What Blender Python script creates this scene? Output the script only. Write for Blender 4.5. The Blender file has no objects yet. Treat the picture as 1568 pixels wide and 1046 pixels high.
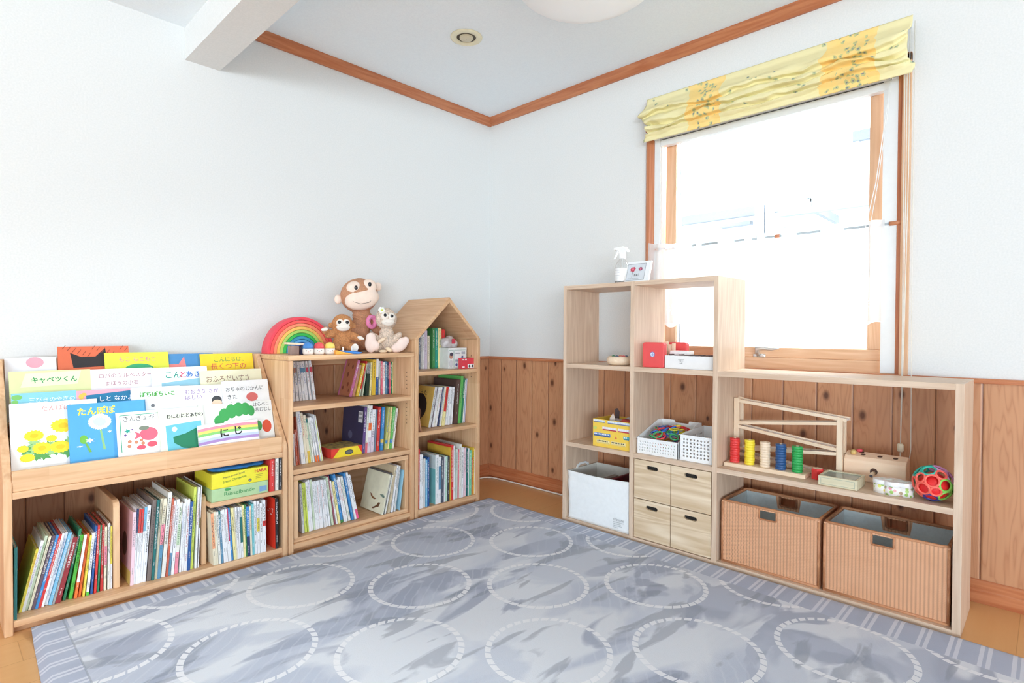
import bpy, bmesh, math, random
from mathutils import Vector, Matrix, noise, Euler
from mathutils.geometry import tessellate_polygon
PI = math.pi
R = math.radians
SC = bpy.context.scene
COL = SC.collection
random.seed(7)

# ------------------------------------------------------------------ camera, world, lights, exposure
cam_d = bpy.data.cameras.new('camera')
cam = bpy.data.objects.new('camera', cam_d)
COL.objects.link(cam)
SC.camera = cam
_yaw, _pit, _rol = .7664, -.0151, .0045
_f = Vector((math.cos(_pit)*math.cos(_yaw), math.cos(_pit)*math.sin(_yaw), math.sin(_pit)))
_r = Vector((math.sin(_yaw), -math.cos(_yaw), 0))
_u = _r.cross(_f)
_r2 = _r*math.cos(_rol) + _u*math.sin(_rol)
_u2 = -_r*math.sin(_rol) + _u*math.cos(_rol)
_m = Matrix((( _r2.x, _u2.x, -_f.x), (_r2.y, _u2.y, -_f.y), (_r2.z, _u2.z, -_f.z))).to_4x4()
_m.translation = Vector((-2.6535, -2.7693, .9698))
cam.matrix_world = _m
cam_d.sensor_fit = 'HORIZONTAL'
cam_d.sensor_width = 36
cam_d.lens = 861.36/1568*36
cam_d.clip_start = .02

w = bpy.data.worlds.new('sky')
SC.world = w
w.use_nodes = True
bg = w.node_tree.nodes['Background']
bg.inputs[0].default_value = (.82, .94, 1.05, 1)
bg.inputs[1].default_value = 1.0

def area(name, loc, target, sx, sy, power, color=(1, 1, 1)):
    d = bpy.data.lights.new(name, 'AREA')
    d.shape = 'RECTANGLE'; d.size = sx; d.size_y = sy; d.energy = power; d.color = color
    o = bpy.data.objects.new(name, d); COL.objects.link(o)
    o.location = loc
    o.rotation_euler = (Vector(target)-Vector(loc)).to_track_quat('-Z', 'Y').to_euler()
    return o
# daylight of the sky above the yard, coming down through the window of the right wall
area('window_daylight', (1.7, -3.1, 2.95), (-.1, -1.75, 1.2), 2.0, 1.5, 430, (.95, .98, 1))
# added fill lamp far behind the camera, lightening the shelves from the front
area('rear_fill_light', (-9.5, -9.5, .9), (-.6, -.6, 1.3), 6.0, 1.7, 520, (.84, .95, 1.03))
sd = bpy.data.lights.new('sun', 'SUN'); sd.energy = 3.5; sd.angle = R(3)
so = bpy.data.objects.new('sun', sd); COL.objects.link(so)
so.rotation_euler = Vector((.55, .12, -.83)).to_track_quat('-Z', 'Y').to_euler()

SC.view_settings.view_transform = 'Standard'
SC.view_settings.look = 'None'
SC.view_settings.gamma = 1
SC.view_settings.exposure = .40
SC.render.film_transparent = False
try:
    SC.cycles.use_denoising = True
    SC.cycles.max_bounces = 10
    SC.cycles.diffuse_bounces = 6
    SC.cycles.transparent_max_bounces = 16
    SC.cycles.sample_clamp_indirect = 8
except Exception:
    pass

# ------------------------------------------------------------------ materials
def lin(c):
    return tuple(((v/255)/12.92 if v/255 <= .04045 else (((v/255)+.055)/1.055)**2.4) for v in c) + (1,)
_MC = {}
def new_mat(name):
    m = bpy.data.materials.new(name); m.use_nodes = True
    nt = m.node_tree
    return m, nt, nt.nodes['Principled BSDF']
def N(nt, t, **kw):
    n = nt.nodes.new(t)
    for k, v in kw.items(): setattr(n, k, v)
    return n
def ramp(nt, stops):
    n = nt.nodes.new('ShaderNodeValToRGB')
    e = n.color_ramp.elements
    while len(e) < len(stops): e.new(.5)
    for i, (p, c) in enumerate(stops):
        e[i].position = p; e[i].color = c if len(c) == 4 else lin(c)
    return n
def math_n(nt, op, a, b=None, c=None, clamp=False):
    n = nt.nodes.new('ShaderNodeMath'); n.operation = op; n.use_clamp = clamp
    for i, v in enumerate((a, b, c)):
        if v is None: continue
        if isinstance(v, (int, float)): n.inputs[i].default_value = v
        else: nt.links.new(v, n.inputs[i])
    return n.outputs[0]
def mixc(nt, fac, a, b):
    n = nt.nodes.new('ShaderNodeMix'); n.data_type = 'RGBA'
    for sock, v in ((n.inputs[0], fac), (n.inputs[6], a), (n.inputs[7], b)):
        if isinstance(v, (int, float)): sock.default_value = v
        elif isinstance(v, tuple): sock.default_value = v
        else: nt.links.new(v, sock)
    return n.outputs[2]
def plain(rgb, rough=.5, var=.06, scale=40, name=None, bump=0, spec=.5):
    key = (rgb, rough, var, scale, bump, spec)
    if key in _MC: return _MC[key]
    m, nt, b = new_mat(name or 'paint_%d_%d_%d' % rgb)
    tc = N(nt, 'ShaderNodeTexCoord')
    nz = N(nt, 'ShaderNodeTexNoise'); nz.inputs['Scale'].default_value = scale; nz.inputs['Detail'].default_value = 3
    nt.links.new(tc.outputs['Object'], nz.inputs['Vector'])
    c = lin(rgb)
    rp = ramp(nt, [(.3, tuple(v*(1-var) for v in c[:3])+(1,)), (.7, tuple(min(1, v*(1+var*.5)) for v in c[:3])+(1,))])
    nt.links.new(nz.outputs['Fac'], rp.inputs[0])
    nt.links.new(rp.outputs[0], b.inputs['Base Color'])
    b.inputs['Roughness'].default_value = rough
    b.inputs['Specular IOR Level'].default_value = spec
    if bump:
        bp_ = N(nt, 'ShaderNodeBump'); bp_.inputs['Strength'].default_value = bump; bp_.inputs['Distance'].default_value = .002
        nt.links.new(nz.outputs['Fac'], bp_.inputs['Height']); nt.links.new(bp_.outputs[0], b.inputs['Normal'])
    _MC[key] = m
    return m
def wood(name, light, dark, axis='x', fine=90, rough=.45, contrast=1.0, blocks=0):
    """procedural wood; grain runs along the object axis given; blocks = width of glued staves"""
    key = ('wood', name, axis)
    if key in _MC: return _MC[key]
    m, nt, b = new_mat(name+'_along_'+axis)
    tc = N(nt, 'ShaderNodeTexCoord')
    mp = N(nt, 'ShaderNodeMapping')
    s = [1, 1, 1]; s['xyz'.index(axis)] = .06
    mp.inputs['Scale'].default_value = s
    nt.links.new(tc.outputs['Object'], mp.inputs['Vector'])
    n1 = N(nt, 'ShaderNodeTexNoise'); n1.inputs['Scale'].default_value = fine; n1.inputs['Detail'].default_value = 4
    n2 = N(nt, 'ShaderNodeTexNoise'); n2.inputs['Scale'].default_value = 14; n2.inputs['Detail'].default_value = 2; n2.inputs['Distortion'].default_value = .6
    for n in (n1, n2): nt.links.new(mp.outputs[0], n.inputs['Vector'])
    wv = math_n(nt, 'FRACT', math_n(nt, 'MULTIPLY', n2.outputs['Fac'], 7))
    wv = math_n(nt, 'ABSOLUTE', math_n(nt, 'SUBTRACT', wv, .5))
    v = math_n(nt, 'ADD', math_n(nt, 'MULTIPLY', n1.outputs['Fac'], .6), math_n(nt, 'MULTIPLY', wv, .5))
    if blocks:
        sp = N(nt, 'ShaderNodeSeparateXYZ'); nt.links.new(tc.outputs['Object'], sp.inputs[0])
        sm = N(nt, 'ShaderNodeVectorMath', operation='SNAP')
        inc = [blocks]*3; inc['xyz'.index(axis)] = .34
        sm.inputs[1].default_value = inc
        nt.links.new(tc.outputs['Object'], sm.inputs[0])
        wn = N(nt, 'ShaderNodeTexWhiteNoise'); nt.links.new(sm.outputs[0], wn.inputs['Vector'])
        v = math_n(nt, 'ADD', v, math_n(nt, 'MULTIPLY', math_n(nt, 'SUBTRACT', wn.outputs['Value'], .5), .22))
    rp = ramp(nt, [(.5-.28/contrast, dark), (.5+.28/contrast, light)])
    nt.links.new(v, rp.inputs[0])
    nt.links.new(rp.outputs[0], b.inputs['Base Color'])
    b.inputs['Roughness'].default_value = rough
    _MC[key] = m
    return m
def alder(ax): return wood('honey_wood', (234, 198, 158), (208, 162, 122), ax, blocks=.045)
def beech(ax): return wood('pale_ash_wood', (228, 206, 184), (206, 179, 155), ax, fine=120, contrast=1.2)
def oakp(ax): return wood('pale_oak_veneer', (244, 228, 204), (206, 180, 146), ax, fine=50, contrast=1.25)
def trimw(ax): return wood('orange_trim_wood', (208, 142, 100), (178, 104, 66), ax, rough=.3)
def sashw(ax): return wood('sash_pine', (238, 202, 168), (216, 170, 132), ax)
def toyw(ax): return wood('toy_maple', (246, 230, 208), (232, 206, 176), ax)

def wall_paper(name, lo, hi):
    m, nt, b = new_mat(name)
    tc = N(nt, 'ShaderNodeTexCoord')
    n = N(nt, 'ShaderNodeTexNoise'); n.inputs['Scale'].default_value = 160; n.inputs['Detail'].default_value = 2
    nt.links.new(tc.outputs['Object'], n.inputs['Vector'])
    rp = ramp(nt, [(.3, lo), (.7, hi)])
    nt.links.new(n.outputs['Fac'], rp.inputs[0]); nt.links.new(rp.outputs[0], b.inputs['Base Color'])
    bp_ = N(nt, 'ShaderNodeBump'); bp_.inputs['Strength'].default_value = .12; bp_.inputs['Distance'].default_value = .001
    nt.links.new(n.outputs['Fac'], bp_.inputs['Height']); nt.links.new(bp_.outputs[0], b.inputs['Normal'])
    b.inputs['Roughness'].default_value = .9
    b.inputs['Specular IOR Level'].default_value = .2
    return m
M_WALL = wall_paper('white_wallpaper', (222, 225, 225), (229, 231, 231))
M_CEIL = wall_paper('brightened_ceiling_paper', (234, 243, 250), (240, 249, 255))  # extra brightness in the colour makes up for weak light on the ceiling

def wainscot(along, pitch, off):
    """vertical tongue and groove pine boards, grain along z, knots; `along` is the axis across the boards"""
    m, nt, b = new_mat('pine_wainscot_'+along)
    tc = N(nt, 'ShaderNodeTexCoord')
    sp = N(nt, 'ShaderNodeSeparateXYZ'); nt.links.new(tc.outputs['Object'], sp.inputs[0])
    a = sp.outputs[along.upper()]; z = sp.outputs['Z']
    bn = math_n(nt, 'DIVIDE', math_n(nt, 'SUBTRACT', a, off), pitch)
    idx = math_n(nt, 'FLOOR', bn); fr = math_n(nt, 'SUBTRACT', bn, idx)
    wn = N(nt, 'ShaderNodeTexWhiteNoise', noise_dimensions='1D'); nt.links.new(idx, wn.inputs['W'])
    cb = N(nt, 'ShaderNodeCombineXYZ')
    nt.links.new(math_n(nt, 'MULTIPLY', bn, 1.0), cb.inputs[0])
    nt.links.new(math_n(nt, 'ADD', math_n(nt, 'MULTIPLY', z, .75), math_n(nt, 'MULTIPLY', wn.outputs['Value'], 30)), cb.inputs[1])
    nt.links.new(idx, cb.inputs[2])
    # knots
    cbk = N(nt, 'ShaderNodeCombineXYZ')
    nt.links.new(math_n(nt, 'MULTIPLY', bn, 1.0), cbk.inputs[0])
    nt.links.new(math_n(nt, 'ADD', math_n(nt, 'MULTIPLY', z, 4.4), math_n(nt, 'MULTIPLY', wn.outputs['Value'], 30)), cbk.inputs[1])
    vo = N(nt, 'ShaderNodeTexVoronoi'); vo.voronoi_dimensions = '2D'; vo.inputs['Scale'].default_value = 1.0; vo.inputs['Randomness'].default_value = .8
    nt.links.new(cbk.outputs[0], vo.inputs['Vector'])
    sepk = N(nt, 'ShaderNodeSeparateXYZ'); nt.links.new(vo.outputs['Color'], sepk.inputs[0])
    on_ = math_n(nt, 'GREATER_THAN', sepk.outputs[0], .45)
    kr = math_n(nt, 'ADD', .045, math_n(nt, 'MULTIPLY', sepk.outputs[1], .05))
    kd = math_n(nt, 'DIVIDE', vo.outputs['Distance'], kr)
    knot = math_n(nt, 'MULTIPLY', math_n(nt, 'SUBTRACT', 1.5, kd, clamp=True), on_)
    halo = math_n(nt, 'MULTIPLY', math_n(nt, 'SUBTRACT', 1, math_n(nt, 'MULTIPLY', kd, .28), clamp=True), on_)
    # grain
    n1 = N(nt, 'ShaderNodeTexNoise'); n1.inputs['Scale'].default_value = 2.2; n1.inputs['Detail'].default_value = 2
    nt.links.new(cb.outputs[0], n1.inputs['Vector'])
    gr = math_n(nt, 'ADD', n1.outputs['Fac'], math_n(nt, 'MULTIPLY', halo, .12))
    gr = math_n(nt, 'FRACT', math_n(nt, 'MULTIPLY', gr, 12))
    gr = math_n(nt, 'MULTIPLY', math_n(nt, 'ABSOLUTE', math_n(nt, 'SUBTRACT', gr, .5)), 2)
    col = mixc(nt, math_n(nt, 'MULTIPLY', math_n(nt, 'POWER', gr, 3), .7), lin((204, 152, 114)), lin((180, 124, 88)))
    tone = math_n(nt, 'MULTIPLY', wn.outputs['Value'], .35)
    col = mixc(nt, tone, col, lin((186, 126, 90)))
    col = mixc(nt, math_n(nt, 'MULTIPLY', halo, .45), col, lin((168, 108, 74)))
    col = mixc(nt, math_n(nt, 'MULTIPLY', knot, .9), col, lin((84, 48, 34)))
    edge = math_n(nt, 'MINIMUM', fr, math_n(nt, 'SUBTRACT', 1, fr))
    groove = math_n(nt, 'LESS_THAN', edge, .018)
    col = mixc(nt, math_n(nt, 'MULTIPLY', groove, .75), col, lin((110, 66, 44)))
    nt.links.new(col, b.inputs['Base Color'])
    bp_ = N(nt, 'ShaderNodeBump'); bp_.inputs['Strength'].default_value = .6; bp_.inputs['Distance'].default_value = .004
    nt.links.new(math_n(nt, 'MULTIPLY', edge, 20, clamp=True), bp_.inputs['Height']); nt.links.new(bp_.outputs[0], b.inputs['Normal'])
    b.inputs['Roughness'].default_value = .4
    return m

# ------------------------------------------------------------------ mesh helpers
class MB:
    def __init__(s): s.v = []; s.f = []; s.sm = []
    def add(s, vs, fs, smooth=False):
        n = len(s.v); s.v += [tuple(v) for v in vs]
        for f in fs: s.f.append(tuple(i+n for i in f)); s.sm.append(smooth)
        return s
    def box(s, x0, x1, y0, y1, z0, z1):
        if x0 > x1: x0, x1 = x1, x0
        if y0 > y1: y0, y1 = y1, y0
        if z0 > z1: z0, z1 = z1, z0
        return s.add([(x0, y0, z0), (x1, y0, z0), (x1, y1, z0), (x0, y1, z0), (x0, y0, z1), (x1, y0, z1), (x1, y1, z1), (x0, y1, z1)],
                     [(0, 3, 2, 1), (4, 5, 6, 7), (0, 1, 5, 4), (1, 2, 6, 5), (2, 3, 7, 6), (3, 0, 4, 7)])
    def prism(s, poly, y0, y1, ax='y', smooth=False):
        """poly = list of (a,b) counter-clockwise; extruded along ax. ax y: (x,z); ax x: (y,z); ax z: (x,y)"""
        n = len(poly)
        def P(a, b, t): return {'y': (a, t, b), 'x': (t, a, b), 'z': (a, b, t)}[ax]
        vs = [P(a, b, y0) for a, b in poly] + [P(a, b, y1) for a, b in poly]
        fs = [tuple(range(n)), tuple(range(2*n-1, n-1, -1))]
        s.add(vs, fs)
        k = len(s.v)-2*n
        for i in range(n):
            j = (i+1) % n
            s.f.append((k+i, k+n+i, k+n+j, k+j)); s.sm.append(smooth)
        return s
    def plate(s, loops, y0, y1, ax='y'):
        """plate with holes; loops[0] outer, others holes"""
        def P(a, b, t): return {'y': (a, t, b), 'x': (t, a, b), 'z': (a, b, t)}[ax]
        L = [[Vector((a, b, 0)) for a, b in lp] for lp in loops]
        tris = tessellate_polygon(L)
        flat = [p for lp in loops for p in lp]; n = len(flat)
        s.add([P(a, b, y0) for a, b in flat] + [P(a, b, y1) for a, b in flat],
              [tuple(t) for t in tris] + [tuple(i+n for i in reversed(t)) for t in tris])
        k = len(s.v)-2*n; o = 0
        for lp in loops:
            m = len(lp)
            for i in range(m):
                j = (i+1) % m
                s.f.append((k+o+i, k+o+j, k+n+o+j, k+n+o+i)); s.sm.append(False)
            o += m
        return s
    def tube(s, pts, r, seg=8, closed=False, caps=True):
        pts = [Vector(p) for p in pts]; n = len(pts)
        rad = r if isinstance(r, (list, tuple)) else [r]*n
        rings = []; up = None
        for i, p in enumerate(pts):
            if closed: d = pts[(i+1) % n]-pts[i-1]
            else: d = pts[min(i+1, n-1)]-pts[max(i-1, 0)]
            d.normalize()
            if up is None:
                up = Vector((0, 0, 1)) if abs(d.z) < .9 else Vector((1, 0, 0))
            a = d.cross(up)
            if a.length < 1e-5: a = d.orthogonal()
            a.normalize(); b_ = a.cross(d).normalized(); up = b_
            rings.append([p + (a*math.cos(2*PI*k/seg) + b_*math.sin(2*PI*k/seg))*rad[i] for k in range(seg)])
        vs = [v for rg in rings for v in rg]; fs = []
        for i in range(n if closed else n-1):
            j = (i+1) % n
            for k in range(seg):
                l = (k+1) % seg
                fs.append((i*seg+k, i*seg+l, j*seg+l, j*seg+k))
        s.add(vs, fs, True)
        if caps and not closed:
            k0 = len(s.v)-n*seg
            s.f.append(tuple(k0+k for k in range(seg-1, -1, -1))); s.sm.append(False)
            s.f.append(tuple(k0+(n-1)*seg+k for k in range(seg))); s.sm.append(False)
        return s
    def lathe(s, prof, seg=32, c=(0, 0, 0), cap=True):
        n = len(prof)
        vs = [(c[0]+r*math.cos(2*PI*k/seg), c[1]+r*math.sin(2*PI*k/seg), c[2]+z) for r, z in prof for k in range(seg)]
        fs = []
        for i in range(n-1):
            for k in range(seg):
                l = (k+1) % seg
                fs.append((i*seg+k, i*seg+l, (i+1)*seg+l, (i+1)*seg+k))
        s.add(vs, fs, True)
        if cap:
            k0 = len(s.v)-n*seg
            if prof[0][0] > 1e-4: s.f.append(tuple(k0+k for k in range(seg-1, -1, -1))); s.sm.append(False)
            if prof[-1][0] > 1e-4: s.f.append(tuple(k0+(n-1)*seg+k for k in range(seg))); s.sm.append(False)
        return s
    def ell(s, c, r, seg=16, rings=10, rot=None):
        vs = []; fs = []
        rm = rot.to_matrix() if rot else None
        for i in range(rings+1):
            t = PI*i/rings
            for k in range(seg):
                p = Vector((r[0]*math.sin(t)*math.cos(2*PI*k/seg), r[1]*math.sin(t)*math.sin(2*PI*k/seg), -r[2]*math.cos(t)))
                if rm: p = rm @ p
                vs.append(Vector(c)+p)
        for i in range(rings):
            for k in range(seg):
                l = (k+1) % seg
                fs.append((i*seg+k, i*seg+l, (i+1)*seg+l, (i+1)*seg+k))
        return s.add(vs, fs, True)
    def disc(s, cx, cz, rx, rz, y, seg=20, a0=0, a1=2*PI):
        pts = [(cx+rx*math.cos(a0+(a1-a0)*k/seg), y, cz+rz*math.sin(a0+(a1-a0)*k/seg)) for k in range(seg+(0 if a1-a0 > 6.2 else 1))]
        return s.add(pts, [tuple(range(len(pts)))])
    def quad(s, x0, x1, z0, z1, y): return s.add([(x0, y, z0), (x1, y, z0), (x1, y, z1), (x0, y, z1)], [(0, 1, 2, 3)])
    def build(s, name, mat, parent=None, bevel=0, loc=None, rot=None, seg=2):
        me = bpy.data.meshes.new(name)
        me.from_pydata(s.v, [], s.f)
        me.polygons.foreach_set('use_smooth', s.sm)
        bm = bmesh.new(); bm.from_mesh(me)
        bmesh.ops.remove_doubles(bm, verts=bm.verts, dist=1e-6)
        bmesh.ops.recalc_face_normals(bm, faces=bm.faces)
        bm.to_mesh(me); bm.free()
        me.materials.append(mat)
        o = bpy.data.objects.new(name, me); COL.objects.link(o)
        if parent: o.parent = parent
        if loc: o.location = loc
        if rot: o.rotation_euler = rot
        if bevel:
            md = o.modifiers.new('bevel', 'BEVEL'); md.width = bevel; md.segments = seg; md.limit_method = 'ANGLE'; md.angle_limit = R(40)
        return o
def bx(*a): return MB().box(*a)
def tag(o, label=None, cat=None, group=None, kind=None):
    if label: o['label'] = label
    if cat: o['category'] = cat
    if group: o['group'] = group
    if kind: o['kind'] = kind
    return o
def thing(name, label, cat, loc=(0, 0, 0), rz=0, group=None, rot=None):
    o = bpy.data.objects.new(name, None); COL.objects.link(o)
    o.empty_display_size = .02
    o.location = loc; o.rotation_euler = rot or (0, 0, rz)
    return tag(o, label, cat, group)
RW = -PI/2      # things on the window wall face -X
def struct(o, label): return tag(o, label, None, None, 'structure')
def copy_tree(o, parent=None):
    c = o.copy(); COL.objects.link(c)
    if parent: c.parent = parent
    for ch in list(o.children): copy_tree(ch, c)
    return c
_FONT = {}
def text(s, size, mat, parent, loc, rot=(PI/2, 0, 0), name='title', sx=1, align='LEFT', spacing=1, vertical=False, bold=0):
    cu = bpy.data.curves.new(name, 'FONT'); cu.body = '\n'.join(s) if vertical else s
    cu.size = size; cu.align_x = align; cu.space_character = spacing; cu.extrude = .0001
    cu.offset = bold*size
    cu.resolution_u = 3
    if vertical: cu.space_line = .95
    t = bpy.data.objects.new(name, cu); COL.objects.link(t)
    bpy.context.view_layer.update()
    dg = bpy.context.evaluated_depsgraph_get()
    me = bpy.data.meshes.new_from_object(t.evaluated_get(dg))
    bpy.data.objects.remove(t); bpy.data.curves.remove(cu)
    me.materials.clear(); me.materials.append(mat)
    o = bpy.data.objects.new(name, me); COL.objects.link(o)
    if parent: o.parent = parent
    o.location = loc; o.rotation_euler = rot; o.scale = (sx, 1, 1)
    return o
def blob(parts, vox=.004, smooth=4, fuzz=0, fscale=60):
    """one continuous surface grown over ellipsoids: parts = [(center, radii, rot or None)]"""
    mb = MB()
    for p in parts: mb.ell(p[0], p[1], 20, 14, p[2] if len(p) > 2 else None)
    o = mb.build('tmp', plain((200, 200, 200)))
    md = o.modifiers.new('r', 'REMESH'); md.mode = 'VOXEL'; md.voxel_size = vox; md.use_smooth_shade = True
    ms = o.modifiers.new('s', 'SMOOTH'); ms.iterations = smooth; ms.factor = .5
    bpy.context.view_layer.update()
    me = bpy.data.meshes.new_from_object(o.evaluated_get(bpy.context.evaluated_depsgraph_get()))
    bpy.data.objects.remove(o)
    if fuzz:
        me.update()
        nor = [v.normal.copy() for v in me.vertices]
        for v, n in zip(me.vertices, nor):
            k = noise.noise(v.co*fscale) + .6*noise.noise(v.co*fscale*2.3)
            v.co += n*fuzz*k
    for p in me.polygons: p.use_smooth = True
    return me
def mesh_obj(name, me, mat, parent=None, loc=None):
    me.materials.clear(); me.materials.append(mat)
    o = bpy.data.objects.new(name, me); COL.objects.link(o)
    if parent: o.parent = parent
    if loc: o.location = loc
    return o

# ------------------------------------------------------------------ room shell
def floor_mat():
    m, nt, b = new_mat('honey_floorboards')
    tc = N(nt, 'ShaderNodeTexCoord')
    mp = N(nt, 'ShaderNodeMapping'); mp.inputs['Scale'].default_value = (.08, 1, 1)
    nt.links.new(tc.outputs['Object'], mp.inputs[0])
    n1 = N(nt, 'ShaderNodeTexNoise'); n1.inputs['Scale'].default_value = 45; n1.inputs['Detail'].default_value = 5
    nt.links.new(mp.outputs[0], n1.inputs['Vector'])
    br = N(nt, 'ShaderNodeTexBrick'); br.offset = .37
    br.inputs['Scale'].default_value = 1; br.inputs['Brick Width'].default_value = 1.8; br.inputs['Row Height'].default_value = .15
    br.inputs['Mortar Size'].default_value = .0012
    br.inputs['Color1'].default_value = lin((222, 176, 122)); br.inputs['Color2'].default_value = lin((216, 168, 114)); br.inputs['Mortar'].default_value = lin((190, 142, 92))
    nt.links.new(tc.outputs['Object'], br.inputs['Vector'])
    c = mixc(nt, math_n(nt, 'MULTIPLY', n1.outputs['Fac'], .5), br.outputs['Color'], lin((206, 152, 98)))
    nt.links.new(c, b.inputs['Base Color'])
    b.inputs['Roughness'].default_value = .32
    return m
struct(MB().box(-16, -5.2, -16, 3, -.14, -.04).box(-5.2, .1, -16, -5.4, -.14, -.04).build('ground', plain((206, 206, 202), .9)), 'added pale ground behind the camera, bouncing light to the ceiling')  # unseen ground put in to bounce daylight up to the ceiling
FX, FY = -5.2, -5.4          # how far floor, ceiling and walls run past the camera
struct(bx(FX, .12, FY, .12, -.1, 0).build('floor', floor_mat()), 'honey brown wooden floor')
CZ = 2.41
struct(bx(-1.715, .12, FY, .12, CZ, CZ+.12).build('ceiling', M_CEIL), 'white papered ceiling')
struct(bx(FX, -1.86, FY, .12, 2.305, 2.42).build('ceiling', M_CEIL), 'lower white ceiling left of the beam')
struct(bx(-1.86, -1.715, FY, 0, 2.165, CZ+.06).build('trim_1', M_WALL), 'white ceiling beam')
struct(bx(FX, .12, 0, .12, 0, 2.5).build('wall_left', M_WALL), 'white papered wall behind the bookcases')
# window wall with its opening
WY0, WY1, WZ0, WZ1 = -1.235, -2.335, .80, 2.03
rw = MB()
rw.box(0, .14, WY0, 0, 0, 2.5); rw.box(0, .14, FY, WY1, 0, 2.5)
rw.box(0, .14, WY1, WY0, 0, WZ0); rw.box(0, .14, WY1, WY0, WZ1, 2.5)
struct(rw.build('wall_right', M_WALL), 'white papered window wall')
# wainscots, caps, baseboards
WA = MB(); WA.box(-.012, 0, FY, 0, .0, .797)
struct(WA.build('wall_right_wainscot', wainscot('y', .1367, -.128)), 'knotty pine board wainscot below the window')
WB = MB(); WB.box(FX, -.012, -.012, 0, 0, .797)
struct(WB.build('wall_left_wainscot', wainscot('x', .1137, -.017)), 'knotty pine board wainscot behind the bookcases')
struct(MB().prism([(-.022, .795), (-.022, .807), (-.016, .813), (0, .813), (0, .795)], FY, 0, 'y').build('trim_2', trimw('y'), bevel=.002), 'thin wooden cap rail of the window wall wainscot')
cl = MB(); cl.prism([(0, .795), (-.022, .795), (-.022, .807), (-.016, .813), (0, .813)], FX, -.022, 'x')
struct(cl.build('trim_3', trimw('x'), bevel=.002), 'thin wooden cap rail of the left wall wainscot')
def base_prof(): return [(-.024, 0), (-.024, .045), (-.02, .05), (-.02, .078), (-.014, .084), (-.012, .084), (-.012, 0)]
struct(MB().prism(base_prof(), FY, -.024, 'y').build('baseboard_right', trimw('y'), bevel=.0015), 'orange wooden baseboard of the window wall')
struct(MB().prism(base_prof(), FX, -.012, 'x').build('baseboard_left', trimw('x'), bevel=.0015), 'orange wooden baseboard of the left wall')
# crown mouldings
def crown(): return [(0, 2.362), (-.012, 2.362), (-.018, 2.37), (-.03, 2.385), (-.038, 2.397), (-.04, 2.41), (0, 2.41)]
struct(MB().prism(crown(), FY, -.03, 'y').build('trim_4', trimw('y'), bevel=.001), 'orange wooden crown moulding of the window wall')
struct(MB().prism(crown(), -1.715, 0, 'x').build('trim_5', trimw('x'), bevel=.001), 'orange wooden crown moulding of the left wall')
# thin white cable lying along the baseboards
cb_ = MB().tube([(-.5, -.045, .006), (-.2, -.04, .006), (-.085, -.045, .006), (-.05, -.09, .006), (-.042, -.2, .006), (-.04, -.5, .006), (-.04, -.95, .006), (-.045, -1.6, .006)], .005, 6)
tag(cb_.build('floor_cable', plain((236, 232, 224), .4)), 'thin white cable lying on the floor along the corner baseboards', 'cable')

# ceiling speaker / downlight and dome lamp
t = thing('ceiling_downlight', 'small round cream ceiling fitting with an open ring, beside the dome lamp', 'light', (-.822, -.688, CZ))
cream_p = plain((236, 232, 204), .5)
MB().lathe([(.047, 0), (.078, 0), (.077, -.004), (.07, -.007), (.05, -.006), (.047, -.002)], 40, cap=False).build('trim_ring', cream_p, t)
MB().lathe([(.001, -.001), (.047, -.001)], 32, cap=False).build('recess', plain((92, 84, 70), .7), t)
MB().lathe([(.001, -.012), (.026, -.012), (.032, -.008), (.033, -.001)], 32, cap=False).build('bulb_face', plain((214, 208, 184), .5), t)
t = thing('ceiling_lamp', 'large shallow white dome ceiling lamp cut by the top edge', 'light', (-.869, -1.443, CZ))
dm, nt, b = new_mat('opal_acrylic')
b.inputs['Base Color'].default_value = lin((246, 248, 249)); b.inputs['Roughness'].default_value = .35
nz = N(nt, 'ShaderNodeTexNoise'); nz.inputs['Scale'].default_value = 8
MB().lathe([(.27, -.055), (.275, -.075), (.268, -.085), (.24, -.105), (.18, -.125), (.1, -.136), (.001, -.14)], 64).build('shade', dm, t)
MB().lathe([(.25, 0), (.255, -.03), (.27, -.06)], 64, cap=False).build('base_plate', plain((240, 240, 240), .4), t)

# ------------------------------------------------------------------ window
wt = plain((232, 236, 238), .35, .02)
win = thing('window_1', 'wooden framed window with white screen rails', None); win['kind'] = 'structure'
# casing of orange wood
MB().prism([(0, -1.203), (-.012, -1.205), (-.018, -1.215), (-.018, -1.228), (-.012, -1.236), (.0, -1.249)], .813, 2.06, 'z').build('casing', trimw('z'), win)
MB().box(-.018, 0, -2.362, -2.333, .813, 2.06).build('casing', sashw('z'), win, .002)
MB().box(-.018, 0, -2.362, -1.203, 2.03, 2.062).build('casing', trimw('y'), win, .002)
MB().box(-.004, .14, -2.334, -2.318, .80, 2.03).build('jamb', trimw('z'), win)
MB().box(.0, .14, -1.25, -1.235, .80, 2.03).build('jamb', trimw('z'), win)
MB().box(-.0, .14, -2.33, -1.24, .795, .815).build('sill', sashw('y'), win)
MB().box(-.0, .14, -2.33, -1.24, 2.015, 2.03).build('head', trimw('y'), win)
# white insect screen housing
MB().box(-.004, .022, -1.283, -1.25, .815, 2.015).build('screen_rail', wt, win, .002)
MB().box(-.004, .022, -2.318, -2.268, .815, 2.015).build('screen_rail', wt, win, .002)
MB().box(-.012, .03, -2.318, -1.25, 1.978, 2.015).build('screen_housing', wt, win, .002)
MB().box(-.006, .028, -2.29, -1.285, 1.942, 1.973).build('pull_bar', wt, win, .002)
MB().box(.0, .02, -2.29, -1.285, 1.973, 1.978).build('slot', plain((70, 76, 84)), win)
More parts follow.
